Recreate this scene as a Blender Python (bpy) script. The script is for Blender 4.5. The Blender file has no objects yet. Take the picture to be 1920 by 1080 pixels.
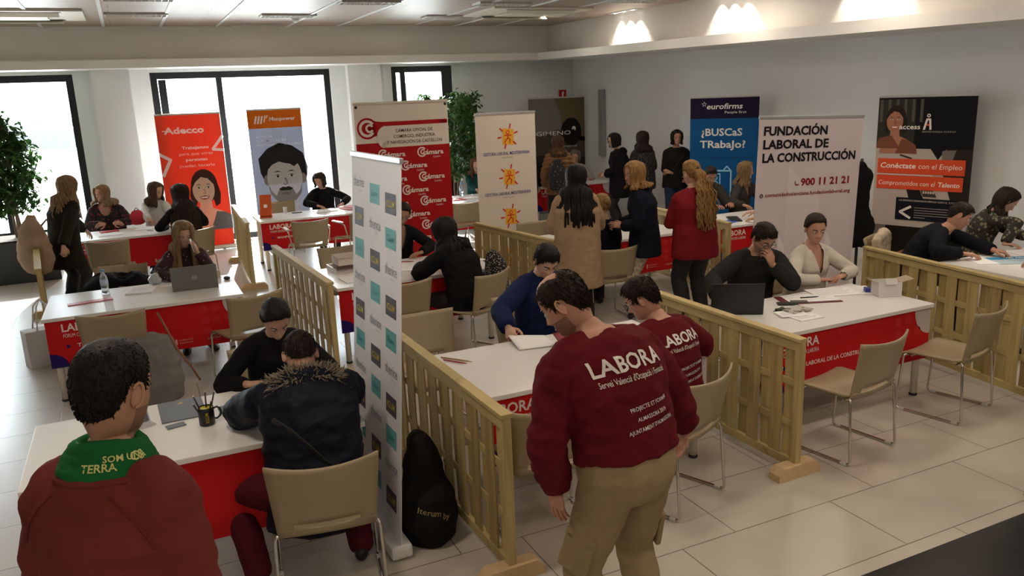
import bpy, bmesh, math, random
from mathutils import Vector, Matrix, noise, Quaternion
from mathutils.bvhtree import BVHTree
random.seed(7)
SC = bpy.context.scene
COL = SC.collection
R_ = math.radians
V = Vector

# ---------------------------------------------------------------- camera
FPX = 1507.0
CAM_H = 2.4
def _axes():
    a = V((4300-960, 45-540, FPX)).normalized(); b = V((230-960, 205-540, FPX)).normalized()
    up = a.cross(b).normalized()
    if up.y > 0: up = -up
    m = (a+b).normalized(); n = (a-b).normalized()
    return (m+n).normalized(), (m-n).normalized(), up
AX, AY, AZ = _axes()
cam_data = bpy.data.cameras.new('camera'); cam = bpy.data.objects.new('camera', cam_data); COL.objects.link(cam)
cam_data.sensor_width = 36.0; cam_data.lens = FPX/1920*36; cam_data.clip_start = .05; cam_data.clip_end = 200
cam.matrix_world = Matrix(((AX.x, -AX.y, -AX.z, 0), (AY.x, -AY.y, -AY.z, 0), (AZ.x, -AZ.y, -AZ.z, CAM_H), (0, 0, 0, 1)))
SC.camera = cam

# ---------------------------------------------------------------- world, sun, exposure
SC.view_settings.view_transform = 'Standard'; SC.view_settings.look = 'None'
SC.view_settings.gamma = 1; SC.view_settings.use_curve_mapping = False
SC.view_settings.exposure = 0.38
world = bpy.data.worlds.new('world'); SC.world = world; world.use_nodes = True
wn = world.node_tree.nodes; wn['Background'].inputs[0].default_value = (.80, .92, 1.0, 1); wn['Background'].inputs[1].default_value = 19.0
sun_d = bpy.data.lights.new('sun', 'SUN'); sun_d.energy = 14.0; sun_d.angle = R_(.6); sun_d.color = (1, .95, .86)
sun = bpy.data.objects.new('sun', sun_d); COL.objects.link(sun)
sun.rotation_euler = V((-.16, -.90, -.46)).to_track_quat('-Z', 'Y').to_euler()
WARM = (1.0, .85, .68)

# ---------------------------------------------------------------- helpers
def rgb(h):
    h = h.lstrip('#'); c = [int(h[i:i+2], 16)/255 for i in (0, 2, 4)]
    return tuple((x/12.92 if x <= .04045 else ((x+.055)/1.055)**2.4) for x in c)
_M = {}
def mat(name, col, rough=.5, metal=0, bump=0, scale=60, var=0, vscale=6, spec=.5, trans=0, sheen=0, stretch=None):
    key = name
    if key in _M: return _M[key]
    m = bpy.data.materials.new(name); m.use_nodes = True; nt = m.node_tree; N = nt.nodes; L = nt.links
    b = N['Principled BSDF']
    c = rgb(col) if isinstance(col, str) else col
    b.inputs['Base Color'].default_value = (*c, 1); b.inputs['Roughness'].default_value = rough; b.inputs['Metallic'].default_value = metal
    b.inputs['Specular IOR Level'].default_value = spec
    if sheen: b.inputs['Sheen Weight'].default_value = sheen
    tc = None
    if bump or var:
        tc = N.new('ShaderNodeTexCoord'); mp = N.new('ShaderNodeMapping'); L.new(tc.outputs['Object'], mp.inputs[0])
        if stretch: mp.inputs['Scale'].default_value = stretch
    if bump:
        n = N.new('ShaderNodeTexNoise'); n.inputs['Scale'].default_value = scale; n.inputs['Detail'].default_value = 4
        L.new(mp.outputs[0], n.inputs['Vector']); bp = N.new('ShaderNodeBump'); bp.inputs['Strength'].default_value = bump; bp.inputs['Distance'].default_value = .004
        L.new(n.outputs[0], bp.inputs['Height']); L.new(bp.outputs[0], b.inputs['Normal'])
    if var:
        n = N.new('ShaderNodeTexNoise'); n.inputs['Scale'].default_value = vscale; n.inputs['Detail'].default_value = 5
        L.new(mp.outputs[0], n.inputs['Vector']); r = N.new('ShaderNodeValToRGB')
        r.color_ramp.elements[0].position = .3; r.color_ramp.elements[1].position = .7
        r.color_ramp.elements[0].color = (*[x*(1-var) for x in c], 1); r.color_ramp.elements[1].color = (*[min(1, x*(1+var)) for x in c], 1)
        L.new(n.outputs[0], r.inputs[0]); L.new(r.outputs[0], b.inputs['Base Color'])
    if trans:
        t = N.new('ShaderNodeBsdfTranslucent'); t.inputs[0].default_value = (*c, 1); mx = N.new('ShaderNodeMixShader'); mx.inputs[0].default_value = trans
        L.new(b.outputs[0], mx.inputs[1]); L.new(t.outputs[0], mx.inputs[2]); L.new(mx.outputs[0], N['Material Output'].inputs[0])
    _M[key] = m
    return m
def ink(col, trans=0):
    return mat(('ink ' if not trans else 'backlit ink ')+col, col, .55, trans=trans, spec=.18)

def link(o, parent=None):
    COL.objects.link(o)
    if parent is not None: o.parent = parent
    return o
def obj(name, bm, m, parent=None, smooth=False, loc=None, rot=None):
    me = bpy.data.meshes.new(name); bm.normal_update(); bm.to_mesh(me); bm.free()
    for x in (m if isinstance(m, (list, tuple)) else [m]): me.materials.append(x)
    if smooth:
        for p in me.polygons: p.use_smooth = True
    o = bpy.data.objects.new(name, me); link(o, parent)
    if loc is not None: o.location = loc
    if rot is not None: o.rotation_euler = rot
    return o
def tag(o, label, cat, group=None):
    o['label'] = label; o['category'] = cat
    if group: o['group'] = group
    return o
def thing(name, label, cat, loc=(0, 0, 0), rz=0, group=None):
    o = bpy.data.objects.new(name, None); COL.objects.link(o); o.empty_display_size = .05
    o.location = loc; o.rotation_euler = (0, 0, rz)
    return tag(o, label, cat, group)
def struct(name, bm, m, parent=None):
    o = obj(name, bm, m, parent)
    if parent is None: o['kind'] = 'structure'
    return o
def NB(): return bmesh.new()
def box(bm, x0, y0, z0, x1, y1, z1, bev=0, mi=0):
    vs = [bm.verts.new((x, y, z)) for z in (z0, z1) for (x, y) in ((x0, y0), (x1, y0), (x1, y1), (x0, y1))]
    fs = [bm.faces.new([vs[i] for i in q]) for q in ((3, 2, 1, 0), (4, 5, 6, 7), (0, 1, 5, 4), (1, 2, 6, 5), (2, 3, 7, 6), (3, 0, 4, 7))]
    for f in fs: f.material_index = mi
    if bev: bmesh.ops.bevel(bm, geom=list({e for f in fs for e in f.edges}), offset=bev, segments=2, affect='EDGES', profile=.6)
    return vs
def obox(bm, c, size, rot=None, bev=0, mi=0):
    """oriented box about its centre"""
    s = V(size)/2; n0 = len(bm.verts); old = set(bm.verts)
    box(bm, -s.x, -s.y, -s.z, s.x, s.y, s.z, bev, mi)
    M = Matrix.Translation(V(c)) @ (rot.to_4x4() if rot is not None else Matrix())
    for v in bm.verts:
        if v not in old: v.co = M @ v.co
def frame_of(t, ref):
    t = t.normalized(); x = ref - t*ref.dot(t)
    if x.length < 1e-4:
        x = V((1, 0, 0)) - t*t.x
        if x.length < 1e-3: x = V((0, 1, 0)) - t*t.y
    x.normalize(); return x, t.cross(x)
def tube(bm, pts, rad, n=10, ref=V((1, 0, 0)), cap=True, round_=True, mi=0):
    """closed tube of elliptical section; rad: float or (rx, ry) per point, rx along ref"""
    P = [V(p) for p in pts]
    if not isinstance(rad, (list, tuple)): rad = [rad]*len(P)
    Rr = [(r, r) if not isinstance(r, (tuple, list)) else tuple(r) for r in rad]
    if cap and round_:
        d0 = (P[0]-P[1]).normalized(); d1 = (P[-1]-P[-2]).normalized(); a = min(Rr[0]); b = min(Rr[-1])
        P = [P[0]+d0*a*.62, P[0]+d0*a*.35] + P + [P[-1]+d1*b*.35, P[-1]+d1*b*.62]
        Rr = [(Rr[0][0]*.45, Rr[0][1]*.45), (Rr[0][0]*.84, Rr[0][1]*.84)] + Rr + [(Rr[-1][0]*.84, Rr[-1][1]*.84), (Rr[-1][0]*.45, Rr[-1][1]*.45)]
    rings = []; x = None; circ = all(abs(a-b) < 1e-9 for a, b in Rr)
    for i, p in enumerate(P):
        t = (P[min(i+1, len(P)-1)]-P[max(i-1, 0)])
        if t.length < 1e-6: t = V((0, 0, 1))
        if x is not None and circ: x = t0.rotation_difference(t.normalized()) @ x   # round tubes: carry the frame along
        x, y = frame_of(t, x if (circ and x is not None) else ref); t0 = t.normalized()
        rings.append([bm.verts.new(p + x*Rr[i][0]*math.cos(2*math.pi*k/n) + y*Rr[i][1]*math.sin(2*math.pi*k/n)) for k in range(n)])
    for a, b in zip(rings, rings[1:]):
        for k in range(n):
            f = bm.faces.new((a[k], a[(k+1) % n], b[(k+1) % n], b[k])); f.smooth = True; f.material_index = mi
    if cap:
        f = bm.faces.new(list(reversed(rings[0]))); f.material_index = mi
        f = bm.faces.new(rings[-1]); f.material_index = mi
    return rings
def wire(bm, pts, r, n=8, mi=0):
    """round bar through points with a parallel transported frame"""
    P = [V(p) for p in pts]; rings = []; t0 = (P[1]-P[0]).normalized(); x, y = frame_of(t0, V((.31, .77, .2)))
    for i, p in enumerate(P):
        t = (P[min(i+1, len(P)-1)]-P[max(i-1, 0)]).normalized()
        q = t0.rotation_difference(t); x = q @ x; t0 = t; y = t.cross(x)
        rr = r[i] if isinstance(r, (list, tuple)) else r
        rings.append([bm.verts.new(p + (x*math.cos(2*math.pi*k/n) + y*math.sin(2*math.pi*k/n))*rr) for k in range(n)])
    for a, b in zip(rings, rings[1:]):
        for k in range(n):
            f = bm.faces.new((a[k], a[(k+1) % n], b[(k+1) % n], b[k])); f.smooth = True; f.material_index = mi
    for f in (bm.faces.new(list(reversed(rings[0]))), bm.faces.new(rings[-1])): f.material_index = mi
def rounded(pts, r, seg=4):
    """polyline with rounded corners"""
    P = [V(p) for p in pts]; out = [P[0]]
    for a, b, c in zip(P, P[1:], P[2:]):
        d0 = (a-b); d1 = (c-b); rr = min(r, d0.length*.45, d1.length*.45); p0 = b+d0.normalized()*rr; p1 = b+d1.normalized()*rr
        for k in range(seg+1):
            t = k/seg; out.append(p0*(1-t)**2 + b*2*t*(1-t) + p1*t*t)
    return out + [P[-1]]
def ball(bm, c, r, n=12, m=8, mi=0, rot=None):
    r = V((r, r, r)) if not isinstance(r, (tuple, list, Vector)) else V(r); c = V(c); rows = []
    def pt(a, b):
        p = V((r.x*math.sin(b)*math.cos(a), r.y*math.sin(b)*math.sin(a), r.z*math.cos(b)))
        return c + (rot @ p if rot is not None else p)
    top = bm.verts.new(pt(0, 0)); bot = bm.verts.new(pt(0, math.pi))
    for j in range(1, m): rows.append([bm.verts.new(pt(2*math.pi*i/n, math.pi*j/m)) for i in range(n)])
    fs = []
    for i in range(n):
        fs.append(bm.faces.new((top, rows[0][i], rows[0][(i+1) % n]))); fs.append(bm.faces.new((bot, rows[-1][(i+1) % n], rows[-1][i])))
        for a, b in zip(rows, rows[1:]): fs.append(bm.faces.new((a[i], b[i], b[(i+1) % n], a[(i+1) % n])))
    for f in fs: f.smooth = True; f.material_index = mi
def lathe(bm, prof, n=24, c=(0, 0, 0), mi=0):
    """profile [(r, z)] turned about z"""
    rows = [[bm.verts.new((c[0]+r*math.cos(2*math.pi*k/n), c[1]+r*math.sin(2*math.pi*k/n), c[2]+z)) for k in range(n)] for r, z in prof]
    for a, b in zip(rows, rows[1:]):
        for k in range(n):
            f = bm.faces.new((a[k], a[(k+1) % n], b[(k+1) % n], b[k])); f.smooth = True; f.material_index = mi
    for f in (bm.faces.new(list(reversed(rows[0]))), bm.faces.new(rows[-1])): f.material_index = mi
_txt = {}
def text_geo(s, bold=0.0):
    """flat glyph mesh of a line of text, cap height about .73 of size 1, left edge at x = 0"""
    k = (s, bold)
    if k in _txt: return _txt[k]
    cu = bpy.data.curves.new('t', 'FONT'); cu.body = s; cu.size = 1; cu.resolution_u = 2; cu.offset = bold; cu.fill_mode = 'BOTH' if cu.dimensions == '3D' else 'FRONT'
    cu.dimensions = '2D'
    o = bpy.data.objects.new('t', cu); COL.objects.link(o); bpy.context.view_layer.update()
    me = o.to_mesh(); vs = [tuple(v.co[:2]) for v in me.vertices]; fs = [tuple(p.vertices) for p in me.polygons]
    o.to_mesh_clear(); bpy.data.objects.remove(o); bpy.data.curves.remove(cu)
    x0 = min(v[0] for v in vs); w = max(v[0] for v in vs)-x0
    vs = [(x-x0, y) for x, y in vs]
    _txt[k] = (vs, fs, w); return _txt[k]
class Print:
    """a printed sheet in the u (right) v (up) plane, facing +w; one mesh with one slot per ink"""
    def __init__(s, trans=0): s.bm = NB(); s.mats = []; s.trans = trans
    def idx(s, col):
        m = ink(col, s.trans) if isinstance(col, str) else col
        if m not in s.mats: s.mats.append(m)
        return s.mats.index(m)
    def slab(s, u0, v0, u1, v1, t, col):
        vs = box(s.bm, u0, -t, v0, u1, 0, v1, 0, s.idx(col))
        if t < .003:
            for f in vs[0].link_faces:
                if all(abs(v.co.y+t) < 1e-6 for v in f.verts): f.material_index = s.idx('#c9c9c6')   # unprinted back
        return s
    def face(s, pts, col, ly=1):
        vs = [s.bm.verts.new((u, .0012*ly, v)) for u, v in pts]
        a = sum(p[0]*q[1]-q[0]*p[1] for p, q in zip(pts, pts[1:]+pts[:1]))
        if a > 0: vs.reverse()
        f = s.bm.faces.new(vs); f.material_index = s.idx(col); return s
    def rect(s, u0, v0, u1, v1, col, ly=1): return s.face([(u0, v0), (u1, v0), (u1, v1), (u0, v1)], col, ly)
    def ell(s, u, v, ru, rv, col, ly=1, n=24, a0=0, a1=360):
        full = a1-a0 >= 360; pts = [(u+ru*math.cos(R_(a0+(a1-a0)*k/n)), v+rv*math.sin(R_(a0+(a1-a0)*k/n))) for k in range(n if full else n+1)]
        if not full: pts.append((u, v))
        return s.face(pts, col, ly)
    def stroke(s, pts, w, col, ly=1):
        for (a, b), (c, d) in zip(pts, pts[1:]):
            t = V((c-a, d-b)); L_ = t.length
            if L_ < 1e-6: continue
            t /= L_; n = V((-t.y, t.x))*w/2; e = t*w*.25
            s.face([(a-e.x+n.x, b-e.y+n.y), (a-e.x-n.x, b-e.y-n.y), (c+e.x-n.x, d+e.y-n.y), (c+e.x+n.x, d+e.y+n.y)], col, ly)
        return s
    def arc(s, u, v, r, w, a0, a1, col, ly=1, n=16, asp=1):
        i, o = r-w/2, r+w/2
        for k in range(n):
            A, B = R_(a0+(a1-a0)*k/n), R_(a0+(a1-a0)*(k+1)/n)
            s.face([(u+i*math.cos(A)*asp, v+i*math.sin(A)), (u+o*math.cos(A)*asp, v+o*math.sin(A)), (u+o*math.cos(B)*asp, v+o*math.sin(B)), (u+i*math.cos(B)*asp, v+i*math.sin(B))], col, ly)
        return s
    def text(s, t, u, v, h, col, ly=2, bold=0, w=None, align='l', slant=0, rot=0):
        """h = cap height; w squeezes the line to a width"""
        vs, fs, tw = text_geo(t, bold); k = h/.73; kx = (w/tw) if w else k
        o = {'l': 0, 'c': -tw*kx/2, 'r': -tw*kx}[align]; mi = s.idx(col); c_, s_ = math.cos(R_(rot)), math.sin(R_(rot)); bv = []
        for x, y in vs:
            X, Y = o+x*kx+y*k*slant, y*k
            bv.append(s.bm.verts.new((u+X*c_-Y*s_, .0012*ly, v+X*s_+Y*c_)))
        for f in fs:
            q = [bv[i] for i in f]
            try: g = s.bm.faces.new(q)
            except ValueError: continue
            g.normal_update()
            if g.normal.y < 0: g.normal_flip()
            g.material_index = mi
        return s
    def build(s, name, parent, M=None):
        me = bpy.data.meshes.new(name); s.bm.normal_update()
        # print plane is u = -x for a viewer on the +y side: mirror into place
        for v in s.bm.verts: v.co = V((v.co.x, -v.co.y, v.co.z))
        for f in s.bm.faces: f.normal_flip()
        s.bm.to_mesh(me); s.bm.free()
        for m in s.mats: me.materials.append(m)
        o = bpy.data.objects.new(name, me); link(o, parent)
        if M is not None: o.matrix_local = M
        return o
# ---------------------------------------------------------------- setting materials
def tile_mat():
    m = bpy.data.materials.new('beige stone tile'); m.use_nodes = True; nt = m.node_tree; N = nt.nodes; L = nt.links; b = N['Principled BSDF']
    tc = N.new('ShaderNodeTexCoord'); mp = N.new('ShaderNodeMapping'); mp.inputs['Location'].default_value = (-.63, -2.60, 0); L.new(tc.outputs['Object'], mp.inputs[0])
    br = N.new('ShaderNodeTexBrick'); br.offset = .34; br.offset_frequency = 2; L.new(mp.outputs[0], br.inputs['Vector'])
    br.inputs['Scale'].default_value = 1; br.inputs['Mortar Size'].default_value = .0032; br.inputs['Mortar Smooth'].default_value = .1
    br.inputs['Brick Width'].default_value = 1.06; br.inputs['Row Height'].default_value = .53; br.inputs['Bias'].default_value = 0
    br.inputs['Color1'].default_value = (.56, .515, .45, 1); br.inputs['Color2'].default_value = (.60, .55, .48, 1); br.inputs['Mortar'].default_value = (.17, .145, .12, 1)
    n = N.new('ShaderNodeTexNoise'); n.inputs['Scale'].default_value = 1.7; n.inputs['Detail'].default_value = 6; L.new(tc.outputs['Object'], n.inputs['Vector'])
    mx = N.new('ShaderNodeMix'); mx.data_type = 'RGBA'; mx.blend_type = 'MULTIPLY'; mx.inputs['Factor'].default_value = .35
    r = N.new('ShaderNodeValToRGB'); r.color_ramp.elements[0].position = .3; r.color_ramp.elements[0].color = (.72, .70, .68, 1); r.color_ramp.elements[1].position = .7
    L.new(n.outputs[0], r.inputs[0]); L.new(br.outputs['Color'], mx.inputs['A']); L.new(r.outputs[0], mx.inputs['B']); L.new(mx.outputs['Result'], b.inputs['Base Color'])
    b.inputs['Roughness'].default_value = .3
    bp = N.new('ShaderNodeBump'); bp.inputs['Strength'].default_value = .25; bp.inputs['Distance'].default_value = .002; bp.invert = True
    L.new(br.outputs['Fac'], bp.inputs['Height']); L.new(bp.outputs[0], b.inputs['Normal'])
    return m
def plank_mat():
    m = bpy.data.materials.new('ceiling slat panel'); m.use_nodes = True; nt = m.node_tree; N = nt.nodes; L = nt.links; b = N['Principled BSDF']
    tc = N.new('ShaderNodeTexCoord'); mp = N.new('ShaderNodeMapping'); L.new(tc.outputs['Object'], mp.inputs[0])
    br = N.new('ShaderNodeTexBrick'); br.offset = .5; br.inputs['Scale'].default_value = 1; br.inputs['Brick Width'].default_value = 2.55; br.inputs['Row Height'].default_value = .30
    br.inputs['Mortar Size'].default_value = .006; br.inputs['Color1'].default_value = (.36, .285, .235, 1); br.inputs['Color2'].default_value = (.40, .32, .265, 1); br.inputs['Mortar'].default_value = (.16, .12, .10, 1)
    L.new(mp.outputs[0], br.inputs['Vector']); L.new(br.outputs['Color'], b.inputs['Base Color']); b.inputs['Roughness'].default_value = .45
    return m
WALL = mat('white wall paint', (.74, .755, .76), .75, bump=.08, scale=180)
SOFFIT = mat('warm white paint', (.74, .71, .67), .7, bump=.06, scale=160)
LEDGE = mat('satin white trim', (.80, .78, .75), .5)
FRAME = mat('black anodised frame', (.012, .014, .018), .4, metal=.2)
WHITE = mat('white lacquer', (.80, .79, .77), .35)
GLASS = bpy.data.materials.new('window glass'); GLASS.use_nodes = True
_n = GLASS.node_tree.nodes; _l = GLASS.node_tree.links; _t = _n.new('ShaderNodeBsdfTransparent'); _g = _n.new('ShaderNodeBsdfGlossy'); _g.inputs['Roughness'].default_value = .02
_f = _n.new('ShaderNodeFresnel'); _f.inputs[0].default_value = 1.45; _x = _n.new('ShaderNodeMixShader'); _l.new(_f.outputs[0], _x.inputs[0]); _l.new(_t.outputs[0], _x.inputs[1]); _l.new(_g.outputs[0], _x.inputs[2]); _l.new(_x.outputs[0], _n['Material Output'].inputs[0])

# ---------------------------------------------------------------- shell
CEIL = 3.67; YW = 15.2; XL = -6.0; YB = -4.0
b = NB(); box(b, XL-.3, YB-.3, -.2, 11.5, YW+.5, 0); struct('floor', b, tile_mat())
b = NB(); box(b, XL-.3, YB-.3, CEIL, 11.5, YW+.3, CEIL+.2); struct('ceiling', b, plank_mat())
WINS = [(-4.6, -.67, .40, 2.98), (.48, 3.52, .02, 2.98), (4.68, 5.92, .40, 2.99)]
# window wall: pieces between the openings
b = NB()
T0, T1 = YW, YW+.32
xs = [XL-.3]+[v for w in WINS for v in w[:2]]+[11.5]
for i in range(0, len(xs), 2): box(b, xs[i], T0, 0, xs[i+1], T1, CEIL)
for (x0, x1, z0, z1) in WINS:
    box(b, x0, T0, z1, x1, T1, CEIL)
    if z0 > .1: box(b, x0, T0, 0, x1, T1, z0)
struct('wall_back', b, WALL)
# pillars in front of the wall
b = NB(); box(b, -.405, YW-.32, 0, .165, YW, 3.1); struct('trim_1', b, WALL)
b = NB(); box(b, 3.80, YW-.20, 0, 4.42, YW, 3.1); struct('trim_2', b, WALL)
# translucent side lights beside the wide window
SIDE = mat('frosted white glazing', (.88, .9, .9), .4, trans=.85)
# right wall, slightly splayed
def wquad(bm, x0, y0, x1, y1, z0, z1, t):
    d = V((x1-x0, y1-y0, 0)).normalized(); n = V((d.y, -d.x, 0))
    vs = [bm.verts.new(V((x, y, z)) + n*o) for o in (0, t) for (x, y, z) in ((x0, y0, z0), (x1, y1, z0), (x1, y1, z1), (x0, y0, z1))]
    for q in ((0, 1, 2, 3), (7, 6, 5, 4), (0, 4, 5, 1), (1, 5, 6, 2), (2, 6, 7, 3), (3, 7, 4, 0)): bm.faces.new([vs[i] for i in q])
b = NB(); wquad(b, 9.55, YB, 8.62, YW, 0, CEIL, .3)
bmesh.ops.recalc_face_normals(b, faces=b.faces); struct('wall_right', b, WALL)
b = NB(); box(b, XL-.3, YB, 0, XL, YW, CEIL); struct('wall_left', b, WALL)
b = NB(); box(b, XL, YB-.3, 0, 11.5, YB, CEIL); struct('wall_front', b, WALL)
# bulkheads above the ledges
b = NB(); box(b, XL, 14.62, 3.16, 7.75, YW, CEIL); struct('trim_3', b, SOFFIT)
b = NB(); box(b, XL, 14.47, 3.03, 7.62, YW, 3.16); struct('trim_4', b, LEDGE)
def slope_box(bm, x0, y0, x1, y1, w, za0, za1, zb0, zb1):
    """bar from (x0,y0) to (x1,y1) reaching +x by w, bottom/top z at both ends"""
    vs = [bm.verts.new(p) for p in ((x0, y0, za0), (x0+w, y0, za0), (x0+w, y0, za1), (x0, y0, za1), (x1, y1, zb0), (x1+w, y1, zb0), (x1+w, y1, zb1), (x1, y1, zb1))]
    for q in ((0, 1, 2, 3), (7, 6, 5, 4), (0, 4, 5, 1), (1, 5, 6, 2), (2, 6, 7, 3), (3, 7, 4, 0)): bm.faces.new([vs[i] for i in q])
    bmesh.ops.recalc_face_normals(bm, faces=bm.faces)
b = NB(); slope_box(b, 7.72, 14.9, 8.40, 2.0, 1.3, 3.1, CEIL+.05, 2.98, CEIL+.05); struct('trim_5', b, SOFFIT)
b = NB(); slope_box(b, 7.42, 14.62, 8.06, 2.0, 1.5, 3.03, 3.16, 2.87, 3.02); struct('trim_6', b, LEDGE)
b = NB(); box(b, 9.9-.6, YW-.02, 0, 8.6, YW, .09); struct('baseboard_back', b, LEDGE)
# thin black slab on the floor by the viewer
b = NB(); box(b, 2.2, -1.5, 0, 9.2, 2.50, .012); struct('trim_7', b, mat('black floor slab', (.006, .006, .007), .5))

# windows
def window(i, x0, x1, z0, z1, mull, fw=.11):
    b = NB(); y0, y1 = YW+.06, YW+.16
    for (a, c, e, f) in ((x0, x0+fw, z0, z1), (x1-fw, x1, z0, z1), (x0+fw, x1-fw, z0, z0+fw), (x0+fw, x1-fw, z1-fw, z1)): box(b, a, y0, e, c, y1, f, .006)
    o = struct('window_%d' % i, b, FRAME)
    ed = [x0+fw]+[v for m in mull for v in (m-.05, m+.05)]+[x1-fw]
    for m in mull:
        b = NB(); box(b, m-.05, y0, z0+fw, m+.05, y1, z1-fw, .006); obj('mullion', b, FRAME, o)
    for k in range(0, len(ed), 2):
        b = NB(); box(b, ed[k], YW+.10, z0+fw, ed[k+1], YW+.112, z1-fw); obj('window_pane', b, GLASS, o)
    return o
w1 = window(1, *WINS[0], [-1.88, -3.2])
w2 = window(2, *WINS[1], [1.58])
b = NB(); box(b, .60, YW+.03, .14, .72, YW+.10, 2.86, .006); obj('sash', b, FRAME, w2)
b = NB(); box(b, 2.02-.4, YW+.02, 1.25, 1.645, YW+.07, 1.31, .004); obj('handle', b, mat('steel', (.5, .5, .5), .3, 1), w2)
w3 = window(3, *WINS[2], [])
b = NB(); box(b, 4.86, YW+.03, .5, 4.96, YW+.10, 2.88, .006); box(b, 5.70, YW+.03, .5, 5.80, YW+.10, 2.88, .006); obj('sash', b, FRAME, w3)
for (x0, x1, z0, z1) in WINS:
    pl = bpy.data.lights.new('portal', 'AREA'); pl.shape = 'RECTANGLE'; pl.size = x1-x0; pl.size_y = z1-z0; pl.cycles.is_portal = True
    po = bpy.data.objects.new('portal', pl); COL.objects.link(po); po.location = ((x0+x1)/2, YW+.33, (z0+z1)/2); po.rotation_euler = (R_(-90), 0, 0)

# ceiling grid bars, luminaires, cassette units, detector
BAR = mat('white ceiling bar', (.72, .74, .76), .4)
for k, x in enumerate((-4.35, -3.5, -2.65, -1.80, -.95, -.10, .72, 1.57, 2.72, 3.57, 4.9, 5.75, 6.6)):
    b = NB(); box(b, x-.022, 6.0, CEIL-.012, x+.022, 14.62, CEIL+.002); struct('trim_%d' % (8+k), b, BAR)
LAMP = bpy.data.materials.new('lamp reflector'); LAMP.use_nodes = True
_p = LAMP.node_tree.nodes['Principled BSDF']; _p.inputs['Base Color'].default_value = (.75, .73, .68, 1); _p.inputs['Emission Color'].default_value = (1, .85, .66, 1); _p.inputs['Emission Strength'].default_value = .22; _p.inputs['Roughness'].default_value = .3
LOUV = mat('brushed louvre', (.50, .49, .47), .35, .4)
def ceiling_lamp(x0, y0, label, w=.80, d=.30, power=0, slats=11):
    t = thing('ceiling_light', label, 'ceiling light', (x0+w/2, y0+d/2, CEIL), 0, 'louvred lights in the slatted ceiling')
    b = NB()
    for (a, c, e, f) in ((-w/2, -w/2+.02, -d/2, d/2), (w/2-.02, w/2, -d/2, d/2), (-w/2+.02, w/2-.02, -d/2, -d/2+.02), (-w/2+.02, w/2-.02, d/2-.02, d/2)): box(b, a, e, -.03, c, f, 0)
    obj('frame', b, LOUV, t)
    b = NB(); box(b, -w/2+.02, -d/2+.02, -.006, w/2-.02, d/2-.02, -.001); obj('reflector', b, LAMP, t)
    b = NB()
    for k in range(1, slats): x = -w/2+w*k/slats; box(b, x-.003, -d/2+.02, -.028, x+.003, d/2-.02, -.007)
    box(b, -w/2+.02, -.004, -.028, w/2-.02, .004, -.007)
    obj('louvre', b, LOUV, t)
    if power:
        l = bpy.data.lights.new('lamp_light', 'AREA'); l.shape = 'RECTANGLE'; l.size = w*.9; l.size_y = d*.9; l.energy = power; l.color = WARM
        lo = bpy.data.objects.new('lamp_light', l); COL.objects.link(lo); lo.parent = t; lo.location = (0, 0, -.04)
    return t
LP = 8.5
for (x0, y0, lb) in ((-.06, 10.75, 'louvred ceiling light right of the air conditioning cassette, cut by the top edge'), (-.06, 12.55, 'louvred ceiling light level with the white air conditioning cassette at left'),
                     (2.0, 12.6, 'small louvred ceiling light beside the smoke detector'), (1.75, 14.15, 'flat louvred ceiling light against the bulkhead above the wide window'), (2.75, 10.85, 'louvred ceiling light cut by the top edge, between the smoke detector and the middle'),
                     (4.7, 10.85, 'louvred ceiling light just above the right air conditioning cassette'), (4.55, 12.65, 'louvred ceiling light at the left end of the right air conditioning cassette'), (4.1, 14.2, 'louvred ceiling light against the bulkhead above the narrow window'),
                     (6.45, 12.35, 'louvred ceiling light between the cassette and the spotlit bulkhead'), (6.55, 10.3, 'louvred ceiling light cut by the top edge next to the spotlit bulkhead')):
    ceiling_lamp(x0, y0, lb, power=LP*.35 if y0 < 14 else 0)
for (x0, y0) in ((2.4, 1.2), (4.8, 1.2), (6.9, 1.4), (2.4, 3.6), (4.6, 3.4), (6.8, 3.8), (4.6, 6.0), (6.8, 6.4), (6.8, 8.6), (4.6, 8.6), (-3.6, -.9), (-1.4, -.9), (.8, -.9), (3.0, -.9), (-.6, 3.2), (1.6, 6.2)):
    ceiling_lamp(x0, y0, 'unseen louvred ceiling light over the near half of the hall', power=LP*(2.6 if (x0, y0) == (-.6, 3.2) else 1.45 if y0 > 0 else 1.9))  # out of view; the row behind the camera is added fill light
CAS = mat('ivory plastic', (.72, .69, .60), .45)
def cassette(x, y, label, mirror=1):
    t = thing('air_conditioner', label, 'air conditioner', (x, y, CEIL), 0, 'ceiling air conditioning cassettes')
    b = NB(); box(b, -.85, -.62, -.035, .85, .62, -.001, .008); obj('housing', b, CAS, t)
    b = NB(); box(b, -.42, -.36, -.055, .42, .36, -.036, .01); obj('intake_grille', b, CAS, t)
    b = NB()
    for s in (-1, 1): box(b, -.6, s*.50-.04, -.037, .6, s*.50+.04, -.0352)
    obj('air_slot', b, mat('dark slot', (.02, .02, .02), .6), t)
    for s in (-1, 1):
        b = NB(); obox(b, (0, s*.46, -.06), (1.15, .09, .008), Matrix.Rotation(R_(30*s), 3, 'X')); obj('flap', b, CAS, t)
    return t
cassette(-1.15, 12.75, 'ivory air conditioning cassette in the ceiling at the upper left')
cassette(6.0, 12.0, 'ivory air conditioning cassette in the ceiling near the spotlit bulkhead')
t = thing('smoke_detector', 'small white smoke detector under the ceiling at the upper left', 'smoke detector', (2.62, 13.3, CEIL))
b = NB(); lathe(b, [(.06, -.02), (.062, 0)], 20); obj('base', b, WHITE, t)
b = NB(); lathe(b, [(.015, -.055), (.04, -.05), (.046, -.0205)], 20); obj('sensor_head', b, WHITE, t)
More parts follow.
